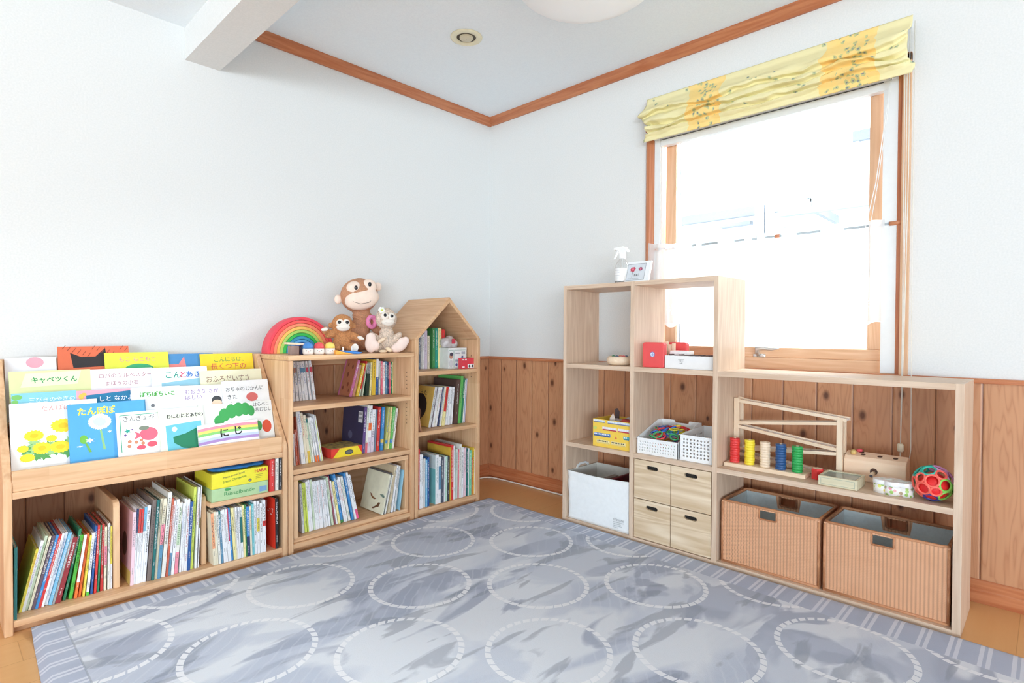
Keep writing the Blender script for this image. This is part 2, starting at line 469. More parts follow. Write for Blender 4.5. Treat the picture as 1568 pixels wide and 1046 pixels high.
# sash of pale pine
SX0, SX1 = .045, .085
MB().box(SX0, SX1, -1.348, -1.29, .908, 1.965).build('sash_stile', sashw('z'), win, .003)
MB().box(SX0, SX1, -2.262, -2.212, .908, 1.965).build('sash_stile', sashw('z'), win, .003)
MB().box(SX0, SX1, -2.262, -1.29, .862, .908).build('sash_rail', sashw('y'), win, .003)
MB().box(SX0-.012, SX1, -2.268, -1.283, .812, .862).build('sash_rail', sashw('y'), win, .003)
MB().box(SX0, SX1, -2.262, -1.29, 1.965, 2.01).build('sash_rail', sashw('y'), win, .003)
gm = bpy.data.materials.new('window_glass'); gm.use_nodes = True
nt = gm.node_tree; nt.nodes.clear()
out = N(nt, 'ShaderNodeOutputMaterial'); tr = N(nt, 'ShaderNodeBsdfTransparent'); gl = N(nt, 'ShaderNodeBsdfGlossy'); mx = N(nt, 'ShaderNodeMixShader')
gl.inputs['Roughness'].default_value = .02; tr.inputs[0].default_value = (.97, .985, .98, 1)
fr_ = N(nt, 'ShaderNodeFresnel'); fr_.inputs[0].default_value = 1.35
nt.links.new(fr_.outputs[0], mx.inputs[0]); nt.links.new(tr.outputs[0], mx.inputs[1]); nt.links.new(gl.outputs[0], mx.inputs[2]); nt.links.new(mx.outputs[0], out.inputs[0])
M_GLASS = gm
MB().box(.062, .067, -2.214, -1.346, .906, 1.967).build('pane', gm, win)
MB().box(.06, .069, -1.368, -1.364, .908, 1.965).build('screen_edge', plain((196, 206, 214)), win)
# casement handle on the bottom rail
hm, nt, b = new_mat('satin_metal'); b.inputs['Metallic'].default_value = .9; b.inputs['Base Color'].default_value = (.75, .77, .78, 1); b.inputs['Roughness'].default_value = .3
M_METAL = hm
h = MB().box(.036, .046, -1.808, -1.752, .862, .878).build('handle_base', hm, win, .004)
hh = MB().tube([(.036, -1.778, .87), (.022, -1.776, .888), (.018, -1.775, .9), (.02, -1.8, .904), (.024, -1.84, .9), (.026, -1.872, .905)], [.008, .01, .01, .008, .006, .004], 8)
hh.build('handle', hm, win)

# neighbouring house bay and porch beams seen hazily outside
pg = plain((224, 231, 238), .8); pw = plain((244, 246, 248), .8); pd = plain((150, 157, 166), .7)
t = thing('neighbour_house', 'overexposed white house bay with grey eaves and beams outside the window', 'house', (3.0, -1.13, 0))
bx(.02, .9, 0, 3.6, 2.2, 5.2).build('bay_wall', pw, t)
bx(0, .06, -.0, 3.6, 2.145, 2.235).build('bay_sill', pd, t)
bx(.06, .9, -.02, .02, 2.12, 2.2).build('bay_sill', pd, t)
bx(-.01, .02, -.015, .015, 2.23, 2.74).build('corner_trim', pg, t)
bx(.0, .02, .60, .625, 2.35, 2.82).build('down_pipe', pg, t)
bx(.9, 3.5, -5, 3.6, -.6, 6.0).build('wall', pw, t)
bx(.84, .9, -2.2, -.15, 2.92, 3.02).build('eave_beam', pd, t)
bx(.86, .9, -.2, -.12, 2.2, 2.92).build('eave_post', pg, t)
bx(-.1, -.02, -1.5, .24, 2.075, 2.125).build('porch_beam', pd, t)
bx(-.1, -.02, .50, .80, 2.04, 2.075).build('porch_beam', pd, t)
bx(-.2, -.1, .335, .42, 1.9, 2.19).build('drain_box', pd, t)
bx(-.2, -.1, .28, .32, -.6, 2.19).build('porch_post', pg, t)
bx(-.2, -.15, .13, .17, 1.95, 2.02).build('porch_lamp', pd, t)
for k in range(5): bx(-.3+.22*k, -.2+.22*k, -2.6, 1.8, 1.72+.03*k, 1.73+.03*k).build('porch_roof_sheet', plain((226, 230, 234), .8), t)
struct(bx(.14, 14, -9, 9, -.65, -.6).build('ground', plain((214, 214, 210), .9)), 'pale paved ground outside the window')

# ------------------------------------------------------------------ cafe curtain on its rod
t = thing('curtain_rod', 'thin grey tension rod with copper ends across the window', 'rod', (.0, -1.79, 1.41))
MB().tube([(-.004, .53, 0), (-.004, -.53, 0)], .0055, 10).build('rod_tube', plain((176, 186, 192), .35), t)
MB().tube([(-.004, .545, 0), (-.004, .515, 0)], .009, 10).build('end_cap', plain((206, 138, 100), .4), t)
MB().tube([(-.004, -.545, 0), (-.004, -.505, 0)], .009, 10).build('end_cap', plain((206, 138, 100), .4), t)
MB().tube([(-.004, -.07, 0), (-.004, -.09, 0)], .0075, 10).build('joint', plain((206, 138, 100), .4), t)
cm = bpy.data.materials.new('sheer_curtain'); cm.use_nodes = True
nt = cm.node_tree; nt.nodes.clear()
out = N(nt, 'ShaderNodeOutputMaterial'); tr = N(nt, 'ShaderNodeBsdfTransparent'); tl = N(nt, 'ShaderNodeBsdfTranslucent'); df = N(nt, 'ShaderNodeBsdfDiffuse')
m1 = N(nt, 'ShaderNodeMixShader'); m2 = N(nt, 'ShaderNodeMixShader')
for n_ in (tl, df): n_.inputs[0].default_value = (.97, .98, .99, 1)
m1.inputs[0].default_value = .5
tcc = N(nt, 'ShaderNodeTexCoord'); spc = N(nt, 'ShaderNodeSeparateXYZ'); nt.links.new(tcc.outputs['Object'], spc.inputs[0])
# embroidered flowers above the hem
cbx = N(nt, 'ShaderNodeCombineXYZ'); nt.links.new(math_n(nt, 'DIVIDE', spc.outputs['Y'], .1), cbx.inputs[0]); nt.links.new(math_n(nt, 'DIVIDE', math_n(nt, 'ADD', spc.outputs['Z'], .31), .1), cbx.inputs[1])
fy_ = math_n(nt, 'SUBTRACT', math_n(nt, 'FRACT', math_n(nt, 'DIVIDE', spc.outputs['Y'], .095)), .5)
fz_ = math_n(nt, 'DIVIDE', math_n(nt, 'ADD', spc.outputs['Z'], .315), .095)
ang = math_n(nt, 'ARCTAN2', fz_, fy_); rad_ = math_n(nt, 'SQRT', math_n(nt, 'ADD', math_n(nt, 'MULTIPLY', fy_, fy_), math_n(nt, 'MULTIPLY', fz_, fz_)))
pet = math_n(nt, 'MULTIPLY', math_n(nt, 'GREATER_THAN', math_n(nt, 'COSINE', math_n(nt, 'MULTIPLY', ang, 8)), .35), math_n(nt, 'LESS_THAN', rad_, .3))
hemb = math_n(nt, 'LESS_THAN', spc.outputs['Z'], -.385)
opq = math_n(nt, 'ADD', .80, math_n(nt, 'ADD', math_n(nt, 'MULTIPLY', pet, .15), math_n(nt, 'MULTIPLY', hemb, .12)))
nt.links.new(tl.outputs[0], m1.inputs[1]); nt.links.new(df.outputs[0], m1.inputs[2])
nt.links.new(opq, m2.inputs[0]); nt.links.new(tr.outputs[0], m2.inputs[1]); nt.links.new(m1.outputs[0], m2.inputs[2]); nt.links.new(m2.outputs[0], out.inputs[0])
ROD_OPEN = ((-1.47, -1.495), (-1.52, -1.60), (-1.68, -1.73), (-1.765, -1.785), (-1.82, -1.89), (-1.955, -2.05), (-2.14, -2.225))
cur = MB(); NU, NV = 320, 22
def cur_y(u):   # gathered at both ends
    return -1.225 - 1.055*(u + .035*math.sin(2*PI*u))
for j in range(NV+1):
    v = j/NV
    for i in range(NU+1):
        u = i/NU
        g = .3 + .9*abs(u-.5)*2
        x = -.020 - .007*g*math.sin(u*150+.6*math.sin(v*3+u*9)) - .006*v*math.sin(u*47)
        ends = max(0, 1-u/.12) + max(0, 1-(1-u)/.08)
        z = 1.416 - v*(.405+.01*math.sin(u*75)*(v > .95)) - .03*math.exp(-((u-.02)/.05)**2)*0 + .03*max(0, 1-u/.1)*(1-v)
        yy = cur_y(u)
        open_ = any(a_ > yy > b_ for a_, b_ in ROD_OPEN)
        if v < .13 and not .03 > u: z = min(z, 1.424-v*.405) - (.03*(1-v/.13) if open_ else -.012*(1-v/.13))
        cur.v.append((x-0, yy+1.79, z-1.41))
for j in range(NV):
    for i in range(NU):
        a = j*(NU+1)+i
        cur.f.append((a, a+1, a+NU+2, a+NU+1)); cur.sm.append(True)
tag(cur.build('cafe_curtain', cm, None, loc=(0, -1.79, 1.41)), 'sheer white cafe curtain with embroidered flowers hanging on the window rod', 'curtain')

# ------------------------------------------------------------------ roman blind
bmat, nt, b = new_mat('yellow_floral_cloth')
tc = N(nt, 'ShaderNodeTexCoord'); sp = N(nt, 'ShaderNodeSeparateXYZ'); uvn = N(nt, 'ShaderNodeUVMap')
nt.links.new(uvn.outputs[0], sp.inputs[0])
U, V = sp.outputs[0], sp.outputs[1]
nz = N(nt, 'ShaderNodeTexNoise'); nz.inputs['Scale'].default_value = 9; nz.inputs['Detail'].default_value = 3; nt.links.new(uvn.outputs[0], nz.inputs['Vector'])
wob = math_n(nt, 'MULTIPLY', math_n(nt, 'SUBTRACT', nz.outputs['Fac'], .5), .09)
Uw = math_n(nt, 'ADD', U, wob)
def band(c, w_): return math_n(nt, 'LESS_THAN', math_n(nt, 'ABSOLUTE', math_n(nt, 'SUBTRACT', Uw, c)), w_)
b1 = band(.285, .075); b2 = band(.82, .085)
bb = math_n(nt, 'MAXIMUM', b1, b2)
n3 = N(nt, 'ShaderNodeTexNoise'); n3.inputs['Scale'].default_value = 25; nt.links.new(uvn.outputs[0], n3.inputs['Vector'])
base = mixc(nt, n3.outputs['Fac'], lin((240, 232, 184)), lin((231, 222, 170)))
orange = mixc(nt, n3.outputs['Fac'], lin((250, 208, 112)), lin((248, 220, 146)))
col = mixc(nt, math_n(nt, 'MULTIPLY', bb, .85), base, orange)
# sprigs: voronoi blossoms, dense in the bands and sparse elsewhere
vo = N(nt, 'ShaderNodeTexVoronoi'); vo.voronoi_dimensions = '2D'; vo.inputs['Scale'].default_value = 56; nt.links.new(uvn.outputs[0], vo.inputs['Vector'])
sv = N(nt, 'ShaderNodeSeparateXYZ'); nt.links.new(vo.outputs['Color'], sv.inputs[0])
core = math_n(nt, 'MAXIMUM', math_n(nt, 'LESS_THAN', math_n(nt, 'ABSOLUTE', math_n(nt, 'SUBTRACT', Uw, .29)), .042), math_n(nt, 'LESS_THAN', math_n(nt, 'ABSOLUTE', math_n(nt, 'SUBTRACT', Uw, .825)), .045))
thr = math_n(nt, 'SUBTRACT', .965, math_n(nt, 'MULTIPLY', core, .50))
on_ = math_n(nt, 'GREATER_THAN', sv.outputs[0], thr)
n4 = N(nt, 'ShaderNodeTexNoise'); n4.inputs['Scale'].default_value = 120; nt.links.new(uvn.outputs[0], n4.inputs['Vector'])
dd = math_n(nt, 'ADD', vo.outputs['Distance'], math_n(nt, 'MULTIPLY', math_n(nt, 'SUBTRACT', n4.outputs['Fac'], .5), .7))
leaf = math_n(nt, 'MULTIPLY', math_n(nt, 'LESS_THAN', dd, .42), on_)
fl = math_n(nt, 'MULTIPLY', math_n(nt, 'LESS_THAN', dd, .16), on_)
col = mixc(nt, math_n(nt, 'MULTIPLY', leaf, .7), col, lin((168, 188, 140)))
col = mixc(nt, math_n(nt, 'MULTIPLY', fl, .75), col, lin((96, 104, 140)))
nt.links.new(col, b.inputs['Base Color']); b.inputs['Roughness'].default_value = .85
prof = [(0, 0), (-.004, -.03), (-.02, -.06), (-.036, -.083), (-.036, -.097), (-.016, -.1), (-.014, -.106), (-.036, -.122), (-.042, -.14), (-.022, -.145), (-.018, -.15),
        (-.04, -.162), (-.044, -.178), (-.024, -.182), (-.02, -.186), (-.036, -.193), (-.028, -.2), (-.022, -.205), (-.024, -.23)]
# resample
pp = []
for i in range(len(prof)-1):
    for k in range(4):
        a = k/4; pp.append((prof[i][0]*(1-a)+prof[i+1][0]*a, prof[i][1]*(1-a)+prof[i+1][1]*a))
pp.append(prof[-1]); NP = len(pp); NB = 140
bl = MB(); uvs = []
arc = [0]
for i in range(1, NP): arc.append(arc[-1]+math.hypot(pp[i][0]-pp[i-1][0], pp[i][1]-pp[i-1][1]))
for j, (px, pz) in enumerate(pp):
    fold = min(1, max(0, (-pz-.05)/.05)) * min(1, max(0, (.215+pz)/.02))
    for i in range(NB+1):
        u = i/NB
        q = Vector((u*7, pz*16, 0))
        dz = .022*fold*noise.noise(q+Vector((0, 0, 3))) + .007*fold*noise.noise(q*2.7) + .004*fold*noise.noise(q*6)
        dx = .02*fold*noise.noise(q*1.6+Vector((9, 2, 0)))
        e = max(0, 1-u/.05); e2 = max(0, 1-(1-u)/.05)
        wdt = -.57+1.14*u
        wdt += (-.03*e + .0*e2)*math.exp(-((pz+.09)/.03)**2) - .012*e2*fold + .02*e2*math.exp(-((pz+.2)/.02)**2) + .018*e*fold*(pz < -.11)
        dz += .02*e2*fold*(pz+.23)/.1 - .012*e*math.exp(-((pz+.09)/.03)**2)
        bl.v.append((px*1.35*(1-.5*e2*fold)+dx-.0, -wdt, pz+dz))
for j in range(NP-1):
    for i in range(NB):
        a = j*(NB+1)+i
        bl.f.append((a, a+1, a+NB+2, a+NB+1)); bl.sm.append(True)
t = thing('roman_blind', 'yellow floral roman blind gathered up above the window', 'blind', (-.045, -1.797, 2.188))
o = bl.build('cloth', bmat, t)
uvl = o.data.uv_layers.new(name='UVMap')
# after remove_doubles the vertex order is kept: recover u from y and v from arc length order
for lp in o.data.loops:
    vi = lp.vertex_index
    j, i = divmod(vi, NB+1)
    uvl.data[lp.index].uv = (i/NB*1.0, arc[j]*1.0/1.14)
md = o.modifiers.new('thick', 'SOLIDIFY'); md.thickness = .002; md.offset = 1
bx(.0, .044, -.56, .56, -.03, -.004).build('head_rail', wt, t)
ivory = plain((236, 230, 206), .5)
cord = MB()
for yy in (-.545, -.552, -.56): cord.tube([(.012, yy, -.02), (.01, yy-.002, -.6), (.006, -.553+(yy+.552)*.4, -1.2), (.004, -.550, -1.65)], .0016, 5)
cord.tube([(.004, -.550, -1.66), (.004, -.549, -1.78)], .0018, 5)
cord.tube([(.012, -.575, -.02), (.01, -.578, -1.0), (.006, -.583, -1.66), (.004, -.578, -1.71), (.0, -.55, -1.75), (.0, -.52, -1.765)], .0016, 5)
cord.build('pull_cord', plain((232, 230, 222), .5), t)
MB().lathe([(.008, -.016), (.011, -.012), (.011, .010), (.008, .016)], 12, c=(.004, -.550, -1.656)).build('cord_toggle', ivory, t)
pc = MB().tube([(.018, -.5, -.2), (.014, -.485, -.35), (.006, -.455, -.62), (.002, -.42, -.8), (.0, -.405, -.9), (.0, -.415, -.98), (.0, -.44, -.985)], .0018, 5)
pc.tube([(.018, -.503, -.2), (.014, -.49, -.35), (.006, -.462, -.62), (.002, -.44, -.78), (.0, -.44, -.985)], .0014, 5)
pc.build('screen_cord', plain((238, 240, 240), .5), t)

# ------------------------------------------------------------------ rug
def rug_mat():
    m, nt, b = new_mat('painted_grey_blue_rug')
    tc = N(nt, 'ShaderNodeTexCoord'); sp = N(nt, 'ShaderNodeSeparateXYZ'); nt.links.new(tc.outputs['Object'], sp.inputs[0])
    X, Y = sp.outputs[0], sp.outputs[1]
    M_ = lambda op, a, b_=None, **k: math_n(nt, op, a, b_, **k)
    nzw = N(nt, 'ShaderNodeTexNoise'); nzw.inputs['Scale'].default_value = 3.0; nzw.inputs['Detail'].default_value = 3
    nt.links.new(tc.outputs['Object'], nzw.inputs['Vector'])
    # brush strokes: distorted directional noise, hard thresholds
    def strokes(rz, sx, sy, thr, soft, seed):
        mp = N(nt, 'ShaderNodeMapping'); mp.inputs['Rotation'].default_value = (0, 0, rz); mp.inputs['Scale'].default_value = (sx, sy, 1); mp.inputs['Location'].default_value = (seed, seed*.7, seed*1.3)
        nt.links.new(tc.outputs['Object'], mp.inputs[0])
        n = N(nt, 'ShaderNodeTexNoise'); n.inputs['Scale'].default_value = 1; n.inputs['Detail'].default_value = 4; n.inputs['Roughness'].default_value = .45; n.inputs['Distortion'].default_value = .9
        nt.links.new(mp.outputs[0], n.inputs['Vector'])
        mr = N(nt, 'ShaderNodeMapRange'); mr.inputs['From Min'].default_value = thr-soft; mr.inputs['From Max'].default_value = thr+soft
        nt.links.new(n.outputs['Fac'], mr.inputs[0])
        return mr.outputs[0]
    s1 = strokes(.75, 1.3, 3.2, .47, .035, 3.1)
    s2 = strokes(-.5, 2.2, 5.0, .55, .02, 11.7)
    s3 = strokes(.9, 3, 10, .60, .025, 23.0)
    s4 = strokes(1.2, 2, 2.6, .57, .03, 31.0)
    dark = lin((158, 167, 188)); mid = lin((188, 197, 214)); pale = lin((218, 224, 233)); char = lin((138, 146, 162))
    col = mixc(nt, s1, mid, pale)
    col = mixc(nt, M_('MULTIPLY', s2, .85), col, dark)
    col = mixc(nt, M_('MULTIPLY', s4, .6), col, mid)
    col = mixc(nt, M_('MULTIPLY', s3, .55), col, char)
    # long thin brush hatching
    hw = N(nt, 'ShaderNodeTexWave'); hw.inputs['Scale'].default_value = 9; hw.inputs['Distortion'].default_value = 3; hw.inputs['Detail'].default_value = 2; hw.inputs['Detail Scale'].default_value = 1.2
    mph = N(nt, 'ShaderNodeMapping'); mph.inputs['Rotation'].default_value = (0, 0, .9); nt.links.new(tc.outputs['Object'], mph.inputs[0]); nt.links.new(mph.outputs[0], hw.inputs['Vector'])
    hl_ = M_('MULTIPLY', M_('GREATER_THAN', hw.outputs['Fac'], .93), M_('SUBTRACT', 1, s1))
    col = mixc(nt, M_('MULTIPLY', hl_, .2), col, pale)
    tint = mixc(nt, nzw.outputs['Fac'], lin((206, 210, 220)), lin((200, 206, 224)))
    # rings on a staggered lattice
    def ring(ox, oy):
        u = M_('DIVIDE', M_('SUBTRACT', X, ox), .6265); v = M_('DIVIDE', M_('SUBTRACT', Y, oy), .637)
        fu = M_('MULTIPLY', M_('SUBTRACT', u, M_('ROUND', u)), .6265); fv = M_('MULTIPLY', M_('SUBTRACT', v, M_('ROUND', v)), .637)
        wv = M_('MULTIPLY', M_('SUBTRACT', nzw.outputs['Fac'], .5), .012)
        d = M_('ADD', M_('SQRT', M_('ADD', M_('MULTIPLY', fu, fu), M_('MULTIPLY', fv, fv))), wv)
        a = M_('ARCTAN2', fv, fu)
        rr = M_('MULTIPLY', M_('GREATER_THAN', d, .174), M_('LESS_THAN', d, .192))
        dash = M_('FRACT', M_('ADD', M_('MULTIPLY', a, 36/(2*PI)), M_('MULTIPLY', d, 12)))
        gap = M_('ADD', .2, M_('MULTIPLY', M_('SINE', M_('ADD', a, .9)), .08))
        return M_('MULTIPLY', rr, M_('GREATER_THAN', dash, gap))
    rg = M_('MAXIMUM', ring(-.737, -1.05), ring(-.737-.31325, -1.05-.3185))
    col = mixc(nt, M_('MULTIPLY', rg, .92), col, lin((234, 237, 243)))
    # striped border
    def stripes(A, per):
        f = M_('FRACT', M_('DIVIDE', A, per))
        l1 = M_('LESS_THAN', M_('ABSOLUTE', M_('SUBTRACT', f, .25)), .07); l2 = M_('LESS_THAN', M_('ABSOLUTE', M_('SUBTRACT', f, .5)), .07)
        return M_('MAXIMUM', l1, l2)
    backb = M_('GREATER_THAN', Y, -.50)
    leftb = M_('LESS_THAN', X, -2.352)
    rightb = M_('GREATER_THAN', X, M_('SUBTRACT', -.475, M_('MULTIPLY', M_('SUBTRACT', -.5, Y), .04)))
    bcol = mixc(nt, nzw.outputs['Fac'], lin((160, 172, 196)), lin((186, 194, 212)))
    white = lin((222, 226, 236))
    for msk, A, per in ((backb, X, .085), (rightb, Y, .074), (leftb, Y, .075)):
        fade = M_('MULTIPLY', stripes(A, per), .7)
        cc = mixc(nt, fade, mixc(nt, M_('MULTIPLY', s3, .3), bcol, dark), white)
        col = mixc(nt, msk, col, cc)
    seam = M_('LESS_THAN', M_('ABSOLUTE', M_('ADD', X, 2.352)), .0025)
    col = mixc(nt, M_('MULTIPLY', seam, .5), col, char)
    n5 = N(nt, 'ShaderNodeTexNoise'); n5.inputs['Scale'].default_value = 420; nt.links.new(tc.outputs['Object'], n5.inputs['Vector'])
    col = mixc(nt, M_('MULTIPLY', n5.outputs['Fac'], .10), col, lin((120, 128, 150)))
    nt.links.new(col, b.inputs['Base Color'])
    bp_ = N(nt, 'ShaderNodeBump'); bp_.inputs['Strength'].default_value = .35; bp_.inputs['Distance'].default_value = .003
    nt.links.new(M_('ADD', n5.outputs['Fac'], M_('MULTIPLY', nzw.outputs['Fac'], 2)), bp_.inputs['Height']); nt.links.new(bp_.outputs[0], b.inputs['Normal'])
    b.inputs['Roughness'].default_value = .95; b.inputs['Specular IOR Level'].default_value = .1
    b.inputs['Sheen Weight'].default_value = .15
    return m
rgm = MB(); NX, NY = 90, 120
RX0, RX1, RY0, RY1 = -2.43, -.388, -3.7, -.409
for j in range(NY+1):
    y = RY1 + (RY0-RY1)*j/NY
    for i in range(NX+1):
        fx = i/NX
        x1 = RX1 - .022*max(0, (-2.55-y)/.5)
        x = RX0 - .02*((-y-.41)/.5)*(1-fx)**6*(y > -1.4) + (x1-RX0)*fx
        e = min(x-RX0, x1-x, RY1-y)
        z = .0155*min(1, max(0, (e+.003)/.012))**.5 if e < .012 else .0155
        z += .002*noise.noise((x*2.2, y*2.2, 0)) * min(1, max(0, e/.1))
        if (x+2.43)**2+(y+.41)**2 < .02: z += .006*(1-((x+2.43)**2+(y+.41)**2)/.02)
        rgm.v.append((x, y, max(z, .001)))
for j in range(NY):
    for i in range(NX):
        a = j*(NX+1)+i
        rgm.f.append((a, a+NX+1, a+NX+2, a+1)); rgm.sm.append(True)
o = rgm.build('rug', rug_mat())
md = o.modifiers.new('thick', 'SOLIDIFY'); md.thickness = .0008; md.offset = -1
tag(o, 'large grey-blue rug printed with white dashed rings and striped border', 'rug')

# ------------------------------------------------------------------ low bookcases along the left wall
T = .022
def panel(parent, name, mat, *b, bev=.0025): return bx(*b).build(name, mat, parent, bev)
# display rack
AX0, AX1, AF, AB = -2.494, -1.583, -.404, -.025
rk = thing('display_bookcase', 'wide wooden bookcase with a sloped picture book display and low bays', 'bookcase', (0, 0, 0))
side = [(AF, 0), (AF, .47), (AF+.004, .488), (-.112, .868), (AB, .868), (AB, 0)]
for x0 in (AX0, AX1-T):
    MB().prism(side, x0, x0+T, 'x').build('side_panel', alder('z'), rk, .003)
IX0, IX1 = AX0+T, AX1-T
panel(rk, 'bottom_board', alder('x'), IX0, IX1, AF+.004, AB, .023, .045)
panel(rk, 'toe_kick', alder('x'), IX0, IX1, AF+.03, AF+.048, 0, .023)
panel(rk, 'display_shelf', alder('x'), IX0, IX1, AF+.001, AB, .434, .456)
panel(rk, 'front_lip', alder('x'), IX0, IX1, AF+.006, AF+.024, .456, .522)
TIER = {4: (-.344, .458), 3: (-.292, .548), 2: (-.218, .60), 1: (-.144, .65)}
for k in (3, 2, 1):
    y, z = TIER[k]
    panel(rk, 'tier_step', alder('x'), IX0, IX1, y-.014, y+.07, z-.014, z-.002)
panel(rk, 'back_board', alder('x'), IX0, IX1, AB-.004, AB+.012, .62, .866)
def divider(x, h, name='divider'):
    MB().prism([(-.352, .045), (-.352, .045+h-.02), (-.346, .045+h-.006), (-.332, .045+h), (AB, .045+h), (AB, .045)], x, x+.02, 'x').build(name, alder('z'), rk, .003)
divider(-2.198, .315); divider(-1.91, .275)
panel(rk, 'small_shelf', alder('x'), -1.89, IX1, -.396, AB, .276, .295)
# middle bookcase
BX0, BX1, BF, BB = -1.580, -.918, -.404, -.03
mb_ = thing('middle_bookcase', 'square wooden bookcase with two shelves and toys along its top', 'bookcase', (0, 0, 0))
for x0 in (BX0, BX1-T): panel(mb_, 'side_panel', alder('z'), x0, x0+T, BF, BB, 0, .866 - .0215)
panel(mb_, 'top_board', alder('x'), BX0, BX1, BF, BB, .845, .867)
for z in (.645, .370): panel(mb_, 'shelf', alder('x'), BX0+T, BX1-T, BF+.002, BB, z-.022, z)
panel(mb_, 'bottom_board', alder('x'), BX0+T, BX1-T, BF+.004, BB, .023, .045)
panel(mb_, 'toe_kick', alder('x'), BX0+T, BX1-T, BF+.03, BF+.046, 0, .023)
panel(mb_, 'back_strip', alder('x'), BX0+T, BX1-T, BB-.014, BB, .80, .845)  # added strip making the dark band under the top board
dots = MB()
for z in (.60, .58, .56, .54, .52, .50, .70, .68, .72, .74, .76): dots.box(BX1-T-.0004, BX1-T, BF+.035, BF+.04, z, z+.005)
dots.build('peg_holes', plain((96, 66, 44), .8), mb_)
# crate pushed into the lowest compartment
cr = thing('book_crate', 'open wooden crate pushed into the lowest compartment of the middle bookcase', 'crate', (0, 0, .0455))
CX0, CX1 = BX0+T+.004, BX1-T-.007
panel(cr, 'base_board', alder('x'), CX0, CX1, BF+.016, BB-.02, 0, .02)
panel(cr, 'top_board', alder('x'), CX0, CX1, BF+.01, BB-.02, .274, .297)
for x0 in (CX0, CX1-.022): panel(cr, 'side_board', alder('z'), x0, x0+.022, BF+.01, BB-.02, .02, .274)
panel(cr, 'back_board', alder('x'), CX0+.022, CX1-.022, BB-.04, BB-.02, .02, .274)
# house shaped bookcase
HX0, HX1, HF, HB = -.914, -.459, -.404, -.03
hc = thing('house_bookcase', 'tall narrow wooden bookcase with a gabled house roof', 'bookcase', (0, 0, 0))
for x0 in (HX0, HX1-T): panel(hc, 'side_panel', alder('z'), x0, x0+T, HF, HB, 0, .936)
mid = (HX0+HX1)/2; e = .938; ap = 1.163; k = .03
MB().prism([(HX0, e), (mid, ap), (mid, ap-k), (HX0+T, e-.001), (HX0+T, e-.008), (HX0, e-.008)][::-1], HF, HB, 'y').build('roof_panel', alder('y'), hc, .002)
MB().prism([(mid, ap), (HX1, e), (HX1, e-.008), (HX1-T, e-.008), (HX1-T, e-.001), (mid, ap-k)][::-1], HF, HB, 'y').build('roof_panel', alder('y'), hc, .002)
for z in (.766, .45): panel(hc, 'shelf', alder('x'), HX0+T, HX1-T, HF+.004, HB, z-.022, z)
panel(hc, 'bottom_board', alder('x'), HX0+T, HX1-T, HF+.003, HB, .021, .045)
panel(hc, 'toe_kick', alder('x'), HX0+T, HX1-T, HF+.02, HF+.036, 0, .021)
MB().prism([(HX0+T, .05), (HX1-T, .05), (HX1-T, e-.01), (mid, ap-k-.002), (HX0+T, e-.01)], HB-.012, HB-.002, 'y').build('back_panel', alder('z'), hc)
dots = MB()
for z in (.775, .795, .815, .835, .715, .735): dots.box(HX1-T-.0004, HX1-T, HF+.05, HF+.055, z, z+.005)
dots.build('peg_holes', plain((96, 66, 44), .8), hc)

# ------------------------------------------------------------------ books with their spines out
PAL = {'yellow': (236, 220, 88), 'white': (238, 240, 244), 'offwhite': (232, 232, 226), 'palegreen': (206, 222, 196), 'cream': (232, 224, 200), 'cream2': (232, 230, 208),
 'plum': (104, 88, 104), 'blue': (64, 140, 204), 'red': (214, 62, 60), 'sky': (126, 190, 226), 'grey': (156, 158, 160), 'maroon': (150, 52, 58), 'dgreen': (44, 130, 92),
 'lgreen': (92, 196, 74), 'orange': (242, 122, 58), 'dblue': (46, 92, 158), 'pinkl': (240, 208, 220), 'navy': (48, 62, 104), 'taupe': (128, 116, 112), 'teal': (40, 112, 112),
 'rust': (196, 100, 78), 'lime': (212, 226, 104), 'dgrey': (104, 104, 106), 'steel': (98, 148, 180), 'paleyellow': (240, 230, 168), 'aqua': (116, 196, 206), 'green': (70, 140, 80),
 'charcoal': (66, 70, 76), 'mauve': (190, 108, 152), 'tan': (196, 142, 112), 'gold': (230, 196, 72), 'forest': (38, 62, 48), 'silver': (212, 214, 214), 'rose': (226, 108, 128),
 'purple': (100, 76, 136), 'lilac': (218, 208, 226), 'greyblue': (118, 132, 152), 'olivel': (196, 196, 120), 'lgreen2': (104, 190, 100), 'mauve2': (160, 92, 104), 'hotpink': (244, 96, 152),
 'beige': (206, 190, 160), 'paleblue': (168, 216, 236), 'tealgreen': (44, 150, 130), 'brown': (92, 72, 66), 'mint': (186, 224, 206), 'mint2': (120, 206, 168), 'mintgrey': (200, 216, 208),
 'slate': (84, 92, 108), 'peach': (240, 172, 130), 'pink': (238, 146, 166), 'crimson': (204, 64, 92), 'olive': (140, 134, 84), 'black': (40, 40, 44)}
def pm(k): return plain(PAL[k], .45, .05, 60)
M_PAGE = plain((228, 220, 206), .85, .12, 300)
ORD = ['first', 'second', 'third', 'fourth', 'fifth', 'sixth', 'seventh', 'eighth', 'ninth', 'tenth', 'eleventh', 'twelfth', 'thirteenth', 'fourteenth', 'fifteenth', 'sixteenth', 'seventeenth',
       'eighteenth', 'nineteenth', 'twentieth', 'twenty-first', 'twenty-second', 'twenty-third', 'twenty-fourth', 'twenty-fifth', 'twenty-sixth']
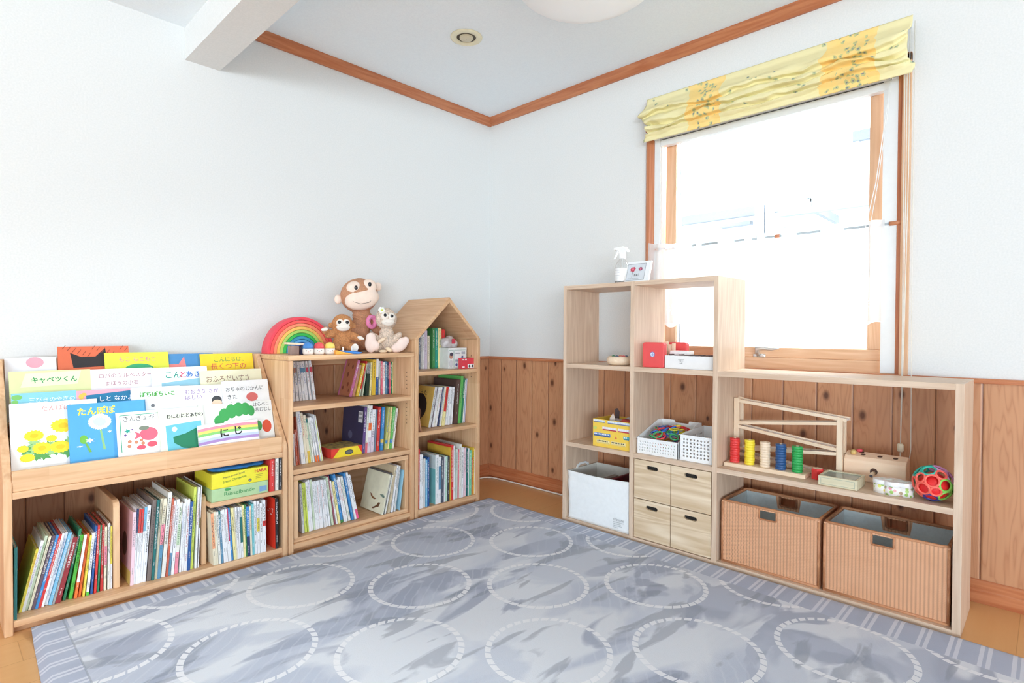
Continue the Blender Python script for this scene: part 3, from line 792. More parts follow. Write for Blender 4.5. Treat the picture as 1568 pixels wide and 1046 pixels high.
PLACE = {'A1': ('from left, low left bay', 'picture books in the low left bay of the display bookcase', .21),
 'A2': ('from left, low middle bay', 'picture books in the low middle bay of the display bookcase', .23),
 'A3': ('from left, low right cubby', 'thin books in the low right cubby of the display bookcase', .19),
 'Aup': ('right of game boxes', 'upright books beside the game boxes', .20),
 'B1l': ('from left, top shelf corner', 'matching paperbacks on the top shelf of the middle bookcase', .12),
 'B1r': ('from left, top shelf right group', 'small books at the right of the top shelf of the middle bookcase', .12),
 'B2l': ('from left, middle shelf left group', 'books at the left of the middle shelf of the middle bookcase', .19),
 'B2r': ('from left, middle shelf right group', 'books at the right of the middle shelf of the middle bookcase', .20),
 'B3l': ('from left, crate left group', 'thin books at the left inside the wooden crate', .20),
 'B3r': ('from left, crate right group', 'books at the right inside the wooden crate', .20),
 'C1': ('from left, under house roof', 'books under the roof of the house bookcase', .15),
 'C2': ('from left, house middle shelf', 'books on the middle shelf of the house bookcase', .21),
 'C3': ('from left, house bottom shelf', 'books on the bottom shelf of the house bookcase', .22)}
def make_book(loc, t, h, d, lean, key, ink, label, group, blocks, shift, seed, glyph=True):
    rnd = random.Random(seed)
    rt = thing('book', label, 'book', loc, 0, group, rot=(0, lean, 0))
    x0, x1 = (-t, 0) if lean > 0 else (0, t)
    c = min(.0016, t*.22)
    cv = MB()
    cv.box(x0, x0+c, 0, d, 0, h); cv.box(x1-c, x1, 0, d, 0, h); cv.box(x0+c, x1-c, 0, c, 0, h)
    cv.build('cover', pm(key), rt)
    bx(x0+c, x1-c, c, d-.003, .003, h-.003).build('pages', M_PAGE, rt)
    # colour blocks on the spine
    for kind, bk, fr_ in blocks:
        if kind == 'top': z0, z1 = h*(1-fr_), h
        elif kind == 'bot': z0, z1 = 0, h*fr_
        elif kind == 'lab': z0, z1 = h*.72, h*(.72+fr_)
        elif kind == 'mid2': z0, z1 = h*.18, h*(.18+fr_)
        elif kind == 'bot2': z0, z1 = h*.14, h*(.14+fr_)
        else: z0, z1 = h*.55-h*fr_*.5, h*.55+h*fr_*.5
        bx(x0-.0001, x1+.0001, -.0003, .002, z0, z1).build('spine_block', pm(bk), rt)
    # lettering down the spine: small strokes, too fine to read
    g = MB(); s = min(.0062, (t-.0012)*.62); xc = (x0+x1)/2
    if s > .0012 and glyph:
        z = h*(.95-.05*rnd.random()); run = h*(.34+.25*rnd.random())
        while run > 0:
            for q in range(3):
                a = rnd.random()
                if a < .5: zz = z-s*rnd.random(); g.quad(xc-s*.5, xc+s*.5, zz-s*.14, zz, -.0005)
                else: xx = xc+s*(rnd.random()-.5); g.quad(xx-s*.09, xx+s*.09, z-s, z, -.0005)
            z -= s*1.25; run -= s*1.25
        ik = INK[ink]
        g.build('spine_title', plain(ik, .5), rt); g = MB()
        z = h*(.2+.08*rnd.random()); s *= .55
        for q in range(rnd.randint(3, 7)):
            g.quad(xc-s*.5, xc+s*.5, z-s*.5, z-s*.2, -.0005); g.quad(xc-s*.1, xc+s*.1, z-s, z, -.0005); z -= s*1.3
        g.build('spine_author', plain(ik, .5), rt)
    return rt
BOUNDS = {'A1': (-2.4605, -2.199), 'A2': (-2.177, -1.911), 'A3': (-1.889, -1.672), 'Aup': (-1.659, -1.609), 'B1l': (-1.557, -1.3), 'B1r': (-1.4, -.942), 'B2l': (-1.557, -1.38), 'B2r': (-1.3, -.942),
          'B3l': (-1.531, -1.2), 'B3r': (-1.2, -.971), 'C1': (-.891, -.55), 'C2': (-.88, -.483), 'C3': (-.891, -.483)}
INK = {'white': (246, 246, 246), 'black': (60, 60, 66), 'red': (196, 70, 70), 'grey': (140, 140, 146), 'purple': (150, 120, 176), 'green': (70, 140, 80), 'blue': (96, 130, 190), 'gold': (220, 180, 80),
              'teal': (60, 130, 130), 'dgreen': (30, 90, 50), 'navy': (50, 60, 110)}
BOOKOBJ = {}
BOOKS={
'A1':(-0.345,0.045,[
 (-2.4549,-2.4473,0.007,0.226,0.203,'yellow','red','yellow spine with red lettering'),
 (-2.4473,-2.4391,0.0076,0.226,0.228,'white','purple','white spine with pale purple lettering'),
 (-2.4391,-2.4306,0.0073,0.227,0.24,'palegreen','green','pale green spine with green lettering'),
 (-2.4306,-2.4235,0.0065,0.233,0.238,'cream','grey','cream grey spine'),
 (-2.4235,-2.414,0.0086,0.241,0.238,'plum','white','dark purple-grey spine with white lettering'),
 (-2.414,-2.4057,0.0076,0.241,0.238,'blue','white','blue spine with white lettering'),
 (-2.4057,-2.3976,0.0073,0.241,0.239,'red','white','bright red spine with white lettering'),
 (-2.3976,-2.3895,0.0064,0.24,0.24,'white','grey','white spine with grey lettering'),
 (-2.3895,-2.3795,0.0082,0.24,0.239,'white','blue','white spine with blue lettering'),
 (-2.3795,-2.3699,0.0082,0.24,0.238,'sky','white','sky blue spine with white lettering'),
 (-2.3699,-2.3625,0.0068,0.237,0.229,'grey','white','thin grey spine with white lettering'),
 (-2.3625,-2.3414,0.0146,0.234,0.217,'maroon','white','thick maroon spine with white lettering'),
 (-2.3402,-2.3243,0.0092,0.199,0.239,'dgreen','white','dark green spine'),
 (-2.3238,-2.3098,0.0093,0.158,0.215,'lgreen','dgreen','bright green spine'),
 (-2.3098,-2.2975,0.0074,0.138,0.215,'orange','white','white-topped orange spine','top','white',0.75),
 (-2.2975,-2.2871,0.0065,0.12,0.216,'orange','red','plain orange spine'),
 (-2.2871,-2.2772,0.0065,0.109,0.209,'yellow','black','yellow spine with black lettering'),
 (-2.2772,-2.2646,0.0084,0.09,0.216,'white','black','white spine with green ends','bot','lgreen',0.06),
 (-2.2646,-2.2546,0.0066,0.068,0.238,'dblue','white','dark blue spine'),
 (-2.2546,-2.2448,0.0066,0.055,0.238,'red','white','red spine with white lettering'),
 (-2.2448,-2.2357,0.0056,0.043,0.236,'dgreen','white','deep green spine with white lettering'),
 (-2.2357,-2.2254,0.0075,0.032,0.237,'red','white','red spine with large white lettering'),
 (-2.2254,-2.2145,0.0066,0.02,0.227,'cream','black','cream spine with a pink patch','mid','pink',0.3),
 (-2.2145,-2.206,0.0066,0.014,0.237,'offwhite','black','off-white spine with black lettering'),
 (-2.206,-2.1939,0.0094,0.009,0.225,'white','black','white spine with a yellow upper half','top','yellow',0.6),
]),
'A2':(-0.37,0.045,[
 (-2.1508,-2.1406,0.0096,0.04,0.266,'pinkl','grey','pale pink spine with yellow-footed pink cover'),
 (-2.1406,-2.1343,0.0059,0.045,0.276,'white','grey','white spine with a navy top','top','navy',0.32),
 (-2.1343,-2.1276,0.0063,0.051,0.274,'white','grey','white spine with a red top','top','red',0.32),
 (-2.1276,-2.1207,0.0065,0.056,0.272,'white','grey','white spine with a scarlet top','top','red',0.32),
 (-2.1207,-2.1125,0.0077,0.065,0.277,'white','grey','white spine with a light blue top','top','sky',0.32),
 (-2.1125,-2.0992,0.0103,0.067,0.28,'white','black','white spine with black lettering'),
 (-2.0992,-2.0857,0.0127,0.069,0.297,'taupe','black','grey-brown spine with black lettering'),
 (-2.0857,-2.0747,0.0084,0.07,0.295,'teal','white','dark teal spine with white lettering'),
 (-2.0747,-2.0669,0.0073,0.075,0.297,'cream','black','cream spine with black lettering'),
 (-2.0669,-2.0547,0.0103,0.08,0.296,'cream','black','cream spine with pink and blue blocks','mid','pink',0.25,'bot','steel',0.42),
 (-2.0528,-2.0394,0.0125,0.081,0.316,'offwhite','black','tall plain off-white spine'),
 (-2.0388,-2.0305,0.0066,0.081,0.291,'rust','white','rust red spine'),
 (-2.0305,-2.0207,0.0075,0.08,0.281,'white','red','white spine with red lettering and blue foot','bot','steel',0.3),
 (-2.0207,-2.011,0.0091,0.077,0.284,'white','black','white spine with fine black lettering'),
 (-2.0093,-1.9931,0.0113,0.071,0.269,'offwhite','green','white spine with green and pink pictures','mid','palegreen',0.3,'bot','pink',0.3),
 (-1.992,-1.9839,0.0075,0.057,0.262,'white','blue','thin white spine with blue lettering'),
 (-1.9839,-1.9756,0.0066,0.051,0.278,'white','grey','thin white spine with grey lettering'),
 (-1.9756,-1.9656,0.0094,0.051,0.275,'white','red','white spine with pale red lettering'),
 (-1.9656,-1.9544,0.0103,0.051,0.264,'dblue','white','dark blue spine with white lettering'),
 (-1.9537,-1.9383,0.0087,0.051,0.317,'lime','green','tall lime green spine'),
 (-1.9383,-1.9318,0.0061,0.045,0.315,'white','red','tall thin white spine with red lettering'),
 (-1.9318,-1.9255,0.0059,0.044,0.316,'dgrey','white','tall dark grey spine'),
 (-1.9255,-1.9147,0.0075,0.043,0.319,'white','black','tall white spine with a dark patch','mid','olive',0.12),
]),
'A3':(-0.392,0.045,[
 (-1.879,-1.8679,0.0094,-0.048,0.208,'cream','black','cream spine with an orange upper part','top','peach',0.68),
 (-1.8679,-1.8597,0.0075,-0.049,0.213,'cream','black','cream spine with fine lettering'),
 (-1.8597,-1.8497,0.0084,-0.051,0.211,'offwhite','black','off-white spine'),
 (-1.8497,-1.84,0.0075,-0.057,0.212,'steel','white','steel blue spine with a green top','top','teal',0.15),
 (-1.84,-1.8301,0.0084,-0.063,0.213,'white','black','white spine with heavy black lettering'),
 (-1.8301,-1.8232,0.0065,-0.065,0.214,'white','grey','white spine with sparse lettering'),
 (-1.8232,-1.8149,0.0066,-0.065,0.214,'white','grey','white spine with fine grey lettering'),
 (-1.8149,-1.8102,0.0045,-0.065,0.216,'white','grey','white spine with a long crimson block','top','crimson',0.62),
 (-1.8102,-1.8029,0.0068,-0.066,0.216,'blue','white','blue spine'),
 (-1.8029,-1.7913,0.0094,-0.06,0.214,'paleyellow','black','pale yellow spine'),
 (-1.7913,-1.7857,0.0047,-0.06,0.213,'cream','black','thin cream spine'),
 (-1.7857,-1.7783,0.0069,-0.056,0.213,'white','black','white spine with black lettering'),
 (-1.7783,-1.7724,0.0055,-0.039,0.212,'white','black','thin white spine with black lettering'),
 (-1.7724,-1.7622,0.0085,-0.039,0.21,'white','teal','white spine with a teal picture','mid','teal',0.5),
 (-1.7622,-1.7541,0.0066,-0.038,0.215,'paleyellow','black','cream yellow spine'),
 (-1.7541,-1.7458,0.0078,-0.034,0.216,'green','white','dark green spine'),
 (-1.7487,-1.7359,0.0113,-0.028,0.206,'blue','white','blue spine with a navy foot','bot','navy',0.4),
 (-1.7359,-1.7285,0.0069,-0.026,0.206,'cream','red','cream spine with red lettering'),
 (-1.7285,-1.7195,0.0084,-0.019,0.213,'aqua','white','turquoise spine'),
 (-1.7195,-1.7094,0.0095,-0.016,0.222,'white','black','white spine next to the turquoise book'),
 (-1.7094,-1.6974,0.0094,-0.014,0.22,'white','black','white spine with a yellow and lime block','mid','yellow',0.25),
 (-1.6974,-1.6863,0.0094,-0.013,0.209,'white','black','slightly shorter white spine'),
 (-1.685,-1.6725,0.0117,-0.013,0.219,'white','black','white spine with a small red patch','mid','red',0.1),
]),
'Aup':(-0.4,0.296,[
 (-1.6617,-1.6393,0.0188,0.007,0.137,'red','white','red spine with white lettering'),
 (-1.6355,-1.6215,0.0122,0.007,0.136,'offwhite','grey','off-white spine'),
 (-1.619,-1.6009,0.0169,0.007,0.138,'charcoal','white','dark grey spine with white lettering'),
]),
'B1l':(-0.22,0.6455,[
 (-1.4755,-1.462,0.0103,-0.083,0.187,'white','blue','white spine with an orange label','lab','peach',0.12),
 (-1.462,-1.4462,0.0122,-0.086,0.186,'white','blue','white spine with a small brown label','lab','tan',0.12),
 (-1.4459,-1.4306,0.0112,-0.09,0.186,'white','blue','white spine'),
 (-1.43,-1.4171,0.0093,-0.105,0.186,'white','blue','white spine with a teal label','lab','steel',0.12),
 (-1.4171,-1.3993,0.0149,-0.118,0.186,'white','blue','white spine with a blue-green label','lab','steel',0.12),
 (-1.3993,-1.3823,0.0095,-0.126,0.187,'white','red','white spine with a red label','lab','crimson',0.12),
 (-1.3823,-1.3618,0.0114,-0.135,0.188,'white','red','white spine with a pink-red label','lab','crimson',0.12),
]),
'B1r':(-0.25,0.6455,[
 (-1.202,-1.1865,0.0141,0.265,0.194,'mauve','white','mauve spine and brown picture cover'),
 (-1.1854,-1.1719,0.0123,0.255,0.162,'tan','grey','tan spine'),
 (-1.1646,-1.1483,0.0128,0.244,0.169,'gold','white','yellow spine'),
 (-1.1476,-1.135,0.0115,0.244,0.181,'red','white','red spine with a pale foot','bot','palegreen',0.2),
 (-1.1275,-1.1136,0.0077,0.16,0.167,'palegreen','green','thin pale green spine'),
 (-1.111,-1.0897,0.0199,0.078,0.165,'forest','black','very dark green spine with a grey top','top','grey',0.32),
 (-1.0867,-1.0733,0.0084,0.05,0.17,'paleyellow','black','pale yellow spine'),
 (-1.0721,-1.0517,0.0192,0.035,0.184,'gold','black','broad yellow spine'),
 (-1.0501,-1.0313,0.0132,0.031,0.186,'dblue','white','blue spine with a white upper half','top','white',0.5),
 (-1.0306,-1.0188,0.0075,0.01,0.175,'silver','green','silvery grey spine'),
 (-1.0172,-1.0077,0.0085,-0.003,0.174,'rose','white','rose pink spine'),
 (-1.0073,-0.9945,0.012,-0.003,0.17,'white','red','white spine with red lettering'),
 (-0.9933,-0.9797,0.0128,-0.009,0.172,'steel','white','steel blue spine'),
 (-0.9793,-0.9724,0.0064,-0.009,0.169,'navy','white','thin navy spine'),
 (-0.972,-0.9591,0.0075,-0.009,0.169,'rose','white','pink red spine'),
 (-0.9582,-0.9485,0.0092,-0.009,0.168,'dgreen','white','green spine'),
 (-0.9481,-0.9378,0.0096,-0.009,0.168,'paleyellow','green','pale yellow-green spine'),
]),
'B2l':(-0.325,0.3705,[
 (-1.5202,-1.5127,0.0056,-0.042,0.143,'white','red','short white spine with red lettering'),
 (-1.5121,-1.5012,0.0084,-0.059,0.162,'rust','white','short rust red spine'),
 (-1.5006,-1.4902,0.0058,-0.076,0.218,'rust','white','rust brown spine'),
 (-1.4893,-1.4795,0.0092,-0.114,0.248,'white','grey','tall white spine with grey lettering'),
 (-1.4792,-1.4653,0.0121,-0.114,0.249,'white','blue','tall white spine with pale blue lettering'),
 (-1.4637,-1.4519,0.011,-0.12,0.235,'cream','red','cream spine with brown lettering'),
 (-1.4516,-1.44,0.0108,-0.12,0.223,'cream','grey','cream spine with an orange-yellow foot','bot','gold',0.25),
 (-1.4396,-1.4324,0.0068,-0.121,0.203,'palegreen','teal','pale green spine with a dark blue spot','top','teal',0.08),
 (-1.4321,-1.4226,0.0075,-0.121,0.209,'offwhite','green','pale spine with green lettering'),
 (-1.421,-1.4095,0.0064,-0.142,0.211,'white','black','white spine with an orange foot','bot','orange',0.14),
 (-1.4092,-1.3979,0.0065,-0.167,0.21,'white','black','white spine with a second orange foot','bot','orange',0.14),
 (-1.3963,-1.3804,0.0102,-0.167,0.223,'white','blue','white spine with lilac lettering'),
 (-1.3798,-1.369,0.01,-0.17,0.198,'lime','red','lime yellow spine'),
 (-1.3667,-1.3526,0.0131,-0.173,0.219,'offwhite','red','tall white spine with red specks'),
]),
'B2r':(-0.32,0.3705,[
 (-1.1723,-1.1577,0.0137,0.064,0.228,'purple','white','purple spine and dark navy cover'),
 (-1.1559,-1.1445,0.0107,0.066,0.236,'offwhite','green','off-white spine with a pink foot','bot','rose',0.22),
 (-1.1437,-1.1263,0.0163,0.064,0.233,'white','black','white spine with orange and black blocks','mid','orange',0.16,'bot','lilac',0.32),
 (-1.1255,-1.1061,0.0159,0.064,0.212,'lilac','black','white and pink spine','top','white',0.5),
 (-1.1053,-1.0913,0.0103,0.056,0.21,'greyblue','grey','grey-blue spine'),
 (-1.0906,-1.0692,0.015,0.056,0.222,'red','white','red spine'),
 (-1.0681,-1.0473,0.016,0.056,0.219,'blue','white','blue spine with a yellow patch','mid2','gold',0.08),
 (-1.0403,-1.0254,0.0112,0.101,0.216,'olivel','blue','pale olive spine with a blue spot','bot2','blue',0.08),
 (-1.025,-1.0172,0.0073,0.105,0.216,'paleyellow','black','thin cream spine'),
 (-1.014,-0.9982,0.0148,0.118,0.215,'lgreen2','white','green spine with a blue spot','bot2','blue',0.08),
 (-0.9978,-0.9846,0.0103,0.131,0.206,'offwhite','grey','off-white spine'),
]),
'B3l':(-0.355,0.067,[
 (-1.4997,-1.4857,0.0094,-0.068,0.225,'silver','black','grey-white spine'),
 (-1.4848,-1.4725,0.0094,-0.075,0.225,'lime','black','yellow-green spine'),
 (-1.4722,-1.4641,0.0047,-0.081,0.225,'lime','black','second yellow-green spine'),
 (-1.4638,-1.4539,0.0093,-0.082,0.23,'white','grey','white spine'),
 (-1.4536,-1.4436,0.0084,-0.082,0.235,'white','purple','white spine with pale purple lettering'),
 (-1.4433,-1.4329,0.0075,-0.083,0.235,'palegreen','grey','pale green-grey spine'),
 (-1.4316,-1.4215,0.0094,-0.085,0.224,'white','grey','white spine with fine grey lettering'),
 (-1.4212,-1.4126,0.0075,-0.085,0.224,'white','black','white spine with fine dark lettering'),
 (-1.4123,-1.4033,0.0075,-0.086,0.224,'white','red','white spine with fine red lettering'),
 (-1.403,-1.394,0.0084,-0.089,0.224,'white','grey','white spine with a small black drawing'),
 (-1.3937,-1.382,0.0075,-0.094,0.225,'white','red','white spine with pink lettering'),
 (-1.3817,-1.37,0.0093,-0.108,0.223,'white','black','white spine with a dark drawing'),
 (-1.3697,-1.3582,0.0075,-0.117,0.223,'white','grey','white spine with grey specks'),
 (-1.3579,-1.3404,0.0112,-0.13,0.231,'palegreen','grey','pale green spine'),
 (-1.3394,-1.3301,0.0074,-0.145,0.237,'mauve2','white','mauve red spine'),
 (-1.3297,-1.3217,0.0065,-0.164,0.213,'white','red','thin white spine'),
 (-1.3214,-1.3076,0.0102,-0.166,0.207,'paleyellow','black','yellow spine'),
 (-1.3069,-1.2926,0.012,-0.18,0.24,'blue','white','bright blue spine with a green foot','bot','green',0.06),
 (-1.2919,-1.279,0.0083,-0.191,0.211,'white','red','white spine with red lettering'),
 (-1.2783,-1.2693,0.0083,-0.193,0.223,'white','red','white spine with orange lettering'),
 (-1.269,-1.2534,0.0111,-0.196,0.223,'offwhite','green','white spine with green streaks'),
 (-1.2527,-1.2373,0.0101,-0.197,0.239,'blue','white','bright blue spine'),
 (-1.237,-1.2229,0.0092,-0.204,0.24,'white','blue','white spine with blue specks'),
 (-1.2225,-1.2105,0.011,-0.21,0.225,'white','black','white spine with a bright pink foot','bot','hotpink',0.22),
]),
'B3r':(-0.39,0.067,[
 (-1.1055,-1.0977,0.0072,0.245,0.196,'cream2','grey','cream cover with a brown brush drawing'),
 (-1.0973,-1.0886,0.0073,0.242,0.202,'dgrey','white','dark grey spine'),
 (-1.0882,-1.0765,0.0064,0.239,0.191,'offwhite','grey','grey-white spine'),
 (-1.0711,-1.052,0.012,0.186,0.233,'beige','grey','beige spine with a lime stripe'),
 (-1.0496,-1.0345,0.0093,0.151,0.233,'white','grey','white spine'),
 (-1.0342,-1.0174,0.0094,0.139,0.228,'silver','black','grey-white speckled spine'),
 (-0.9996,-0.9786,0.0149,0.127,0.201,'paleblue','white','pale blue spine and cover'),
]),
'C1':(-0.25,0.7665,[
 (-0.7777,-0.7653,0.0113,-0.002,0.173,'greyblue','white','dark blue-grey spine'),
 (-0.7648,-0.7523,0.0113,-0.003,0.186,'silver','grey','thin grey-white spine'),
 (-0.7519,-0.7393,0.0113,-0.003,0.194,'white','grey','white spine'),
 (-0.7388,-0.7189,0.0187,-0.003,0.214,'lilac','grey','pale lilac spine'),
 (-0.7171,-0.7029,0.0133,-0.003,0.186,'cream','grey','short cream spine'),
 (-0.6836,-0.665,0.0169,-0.003,0.23,'green','white','thick deep green spine'),
 (-0.6646,-0.6444,0.0188,-0.003,0.228,'tealgreen','white','teal green spine'),
 (-0.6435,-0.6189,0.0226,-0.003,0.229,'paleyellow','black','cream yellow spine with black lettering'),
 (-0.6165,-0.5916,0.0234,-0.002,0.222,'offwhite','grey','off-white spine with a red upper half','top','red',0.42),
]),
'C2':(-0.325,0.4505,[
 (-0.7659,-0.7503,0.0144,0.207,0.223,'silver','black','grey-white spine and yellow cover with a dark picture'),
 (-0.7494,-0.7395,0.0074,0.206,0.221,'plum','white','dark plum spine'),
 (-0.739,-0.7287,0.0092,0.205,0.22,'white','grey','white spine'),
 (-0.7282,-0.7169,0.0092,0.199,0.22,'offwhite','black','off-white spine with black specks'),
 (-0.7164,-0.7018,0.0102,0.191,0.219,'white','red','white spine with fine red lettering'),
 (-0.7005,-0.6876,0.0083,0.169,0.218,'navy','white','navy spine'),
 (-0.6876,-0.6765,0.0103,0.167,0.218,'offwhite','blue','off-white spine with blue lettering'),
 (-0.6751,-0.6495,0.0158,0.146,0.218,'paleyellow','black','cream spine with a red upper half','top','red',0.64),
 (-0.6462,-0.6306,0.0121,0.126,0.214,'white','black','white spine with small black drawings'),
 (-0.6302,-0.6126,0.0099,0.096,0.212,'white','black','white spine with black lettering'),
 (-0.6121,-0.5905,0.0121,0.085,0.213,'white','grey','white spine with fine grey lettering'),
 (-0.5896,-0.5585,0.0272,0.085,0.252,'brown','white','tall dark brown spine'),
 (-0.5551,-0.5359,0.0178,0.085,0.27,'lgreen2','black','tall bright green spine'),
 (-0.535,-0.5226,0.0116,0.085,0.256,'dgreen','white','tall dark green spine'),
 (-0.5221,-0.5086,0.0112,0.085,0.247,'white','grey','tall white spine'),
 (-0.5081,-0.4931,0.0103,0.084,0.252,'brown','gold','tall brown spine with gold lettering'),
 (-0.4926,-0.4769,0.0141,0.08,0.253,'sky','white','tall sky blue spine'),
 (-0.4724,-0.4607,0.0103,0.076,0.254,'lilac','black','tall pale lilac spine'),
]),
'C3':(-0.385,0.045,[
 (-0.8819,-0.8718,0.0095,0.01,0.316,'red','white','red spine with white lettering'),
 (-0.8714,-0.8612,0.0094,0.007,0.284,'white','black','white spine with black lettering'),
 (-0.8608,-0.8489,0.0094,0.004,0.282,'white','grey','white spine'),
 (-0.8485,-0.8309,0.0141,0.01,0.258,'silver','grey','shorter grey-white spine'),
 (-0.8305,-0.8197,0.0101,0.001,0.251,'sky','white','short light blue spine'),
 (-0.8188,-0.8062,0.0118,0.0,0.261,'dblue','white','dark blue spine'),
 (-0.7755,-0.7444,0.0207,0.0,0.265,'white','teal','thick white spine and pale teal cover'),
 (-0.7439,-0.7282,0.0148,0.006,0.251,'white','black','white spine with a grey-blue picture','mid','steel',0.5),
 (-0.7273,-0.7068,0.0192,0.006,0.247,'slate','white','black and grey spine'),
 (-0.7059,-0.6977,0.0077,0.012,0.247,'white','black','thin white spine'),
 (-0.6972,-0.6848,0.0113,0.012,0.248,'mint','white','pale mint spine'),
 (-0.6834,-0.6626,0.0132,0.012,0.246,'charcoal','white','black spine'),
 (-0.6621,-0.6588,0.0031,0.011,0.291,'gold','black','tall yellow cover standing deep behind the black book'),
 (-0.6574,-0.6391,0.0169,0.003,0.303,'red','white','tall red spine'),
 (-0.6387,-0.6254,0.0075,0.003,0.298,'white','black','tall white spine with black lettering'),
 (-0.6249,-0.6083,0.0157,0.011,0.277,'mintgrey','grey','pale grey-green spine'),
 (-0.6078,-0.5997,0.0077,0.012,0.272,'rose','white','thin pink spine'),
 (-0.5992,-0.5833,0.0141,0.012,0.301,'offwhite','grey','tall off-white spine'),
 (-0.5828,-0.5658,0.0132,0.012,0.281,'white','black','white spine with black dots'),
 (-0.5653,-0.5477,0.0166,0.012,0.274,'pinkl','grey','pale pink-white spine'),
 (-0.5463,-0.5334,0.0103,0.011,0.269,'teal','white','dark teal spine with white lettering'),
 (-0.533,-0.5245,0.0056,0.01,0.269,'white','navy','thin white spine with navy marks'),
 (-0.524,-0.5061,0.0169,0.007,0.255,'mint2','white','mint green spine'),
 (-0.5051,-0.4981,0.0056,0.006,0.212,'red','white','thin red spine'),
 (-0.4971,-0.485,0.0113,0.004,0.267,'gold','black','yellow spine'),
 (-0.4845,-0.4693,0.0122,0.0,0.258,'white','green','white spine with green and red pictures'),
]),
}

for rk_, (ys, zs, ents) in BOOKS.items():
    place, grp, dep = PLACE[rk_]
    # settle the row: every book keeps clear of its neighbours and of the boards at both ends
    lo, hi = BOUNDS[rk_]
    L = []
    for e in ents:
        sl = math.tan(e[3]); ct = e[2]*math.cos(e[3])
        l0 = e[0] if e[3] > 0 else e[1]-e[2]/math.cos(e[3])
        L.append([l0, sl, e[2], e[4]*math.cos(e[3])])
    for i in range(len(L)):
        l0, sl, t, hz = L[i]
        if i == 0:
            l0 = max(l0, lo, lo-sl*hz)
        else:
            p0, ps, pt, ph = L[i-1]; m = min(ph, hz)
            if sl > ps+.0001 and False: pass
            need = lambda tt: max(p0+tt*math.sqrt(1+ps*ps)-l0, p0+tt*math.sqrt(1+ps*ps)+ps*m-(l0+sl*m))+.0002
            ov = need(pt)
            if ov > 0:
                nt_ = max(.0035, pt-ov/math.sqrt(1+ps*ps)); L[i-1][2] = nt_
                ov = need(nt_)
                if ov > 0: l0 += ov
        L[i][0] = max(l0, lo, lo-sl*hz)
    # close up against the right hand end
    for i in range(len(L)-1, -1, -1):
        l0, sl, t, hz = L[i]
        k_ = math.sqrt(1+sl*sl)
        if i == len(L)-1: over = max(l0+t*k_-hi, l0+t*k_+sl*hz-hi)
        else:
            n0, ns, ntt, nh = L[i+1]; m = min(nh, hz)
            over = max(l0+t*k_-n0, l0+t*k_+sl*m-(n0+ns*m))+.0001
        if over > 0:
            cut = min(over/k_, t-.003); L[i][2] = t-cut
            if over/k_ > cut: L[i][0] = l0-(over-cut*k_)
    for i, e in enumerate(ents):
        xa, xb, t, lean, h, key, ink, desc = e[:8]
        l0, sl, t, hz = L[i]
        h = min(h, {'Au': .136, 'B2': .248, 'B1': .196, 'C2': .288}.get(rk_[:2], 9)-.03*abs(sl))
        bl_ = [(e[j], e[j+1], e[j+2]) for j in range(8, len(e), 3)]
        rnd = random.Random(i*31+len(rk_)*7+ord(rk_[1]))
        dy = .004*(rnd.random()-.5) if rk_ not in ('A1', 'A2', 'C2') else .012*(rnd.random()-.3)
        d = dep*(.94+.06*rnd.random())
        d = min(d, -.04-(ys+dy)) if rk_[0] == 'A' else min(d, (-.075 if rk_[:2] == 'B3' else -.05)-(ys+dy))
        xx = l0+t*math.sqrt(1+sl*sl) if lean > 0 else l0
        lab = '%s, %s %s' % (desc, ORD[i], place)
        if len(lab.split()) <= 14: lab = 'book with ' + lab
        elif len(lab.split()) == 15: lab = 'book, ' + lab
        BOOKOBJ[(rk_, i)] = make_book((xx, ys+dy, zs+.0004), t, h, d, lean, key, ink, lab, grp, bl_, 0, i*17+ord(rk_[0])*5+ord(rk_[1]))

# ---- books whose front covers show
def face(key, name, mb, mat): mb.build(name, mat, BOOKOBJ[key])
def fquad(xf, y0, y1, z0, z1): return bx(xf-.0008, xf-.0002, y0, y1, z0, z1)
def covermat(c): return plain(c, .35, .08, 30)
def left_x(key):
    e = BOOKS[key[0]][2][key[1]]; return -e[2] if e[3] > 0 else 0.0
def dims(key):
    e = BOOKS[key[0]][2][key[1]]; return e[2], e[4]
def xpoly(key, pts, c, name, off=.0012):
    """flat drawing on the left cover: pts (depth, height)"""
    x = left_x(key)
    MB().add([(x-off, a, b) for a, b in pts], [tuple(range(len(pts)))]).build(name, covermat(c), BOOKOBJ[key])
def ring_pts(cy, cz, ry, rz, n=18, a0=0, a1=2*PI): return [(cy+ry*math.cos(a0+(a1-a0)*i/n), cz+rz*math.sin(a0+(a1-a0)*i/n)) for i in range(n+(a1-a0 < 6.2))]
K = ('A2', 0); t_, h_ = dims(K)
face(K, 'front_cover', fquad(left_x(K), .002, .2, 0, h_), covermat((232, 186, 196)))
xpoly(K, [(.002, .0), (.2, .0), (.2, .05), (.002, .05)], (222, 196, 110), 'cover_picture')
xpoly(K, ring_pts(.1, .13, .035, .045), (120, 92, 96), 'cover_picture')
K = ('B1r', 0); t_, h_ = dims(K)
face(K, 'front_cover', fquad(left_x(K), .001, .1, 0, h_), covermat((176, 112, 84)))
for a, b_, r_ in ((.03, .15, .008), (.06, .11, .01), (.04, .06, .009), (.08, .04, .008), (.075, .16, .007), (.02, .03, .006)):
    xpoly(K, ring_pts(a, b_, r_, r_*1.3), (126, 66, 50), 'cover_picture')
K = ('B2r', 0); t_, h_ = dims(K)
face(K, 'front_cover', fquad(left_x(K), .001, .2, 0, h_), covermat((58, 56, 86)))
xpoly(K, [(.012, .15), (.05, .15), (.05, .205), (.012, .205)], (226, 226, 230), 'bar_code_label')
bc = MB()
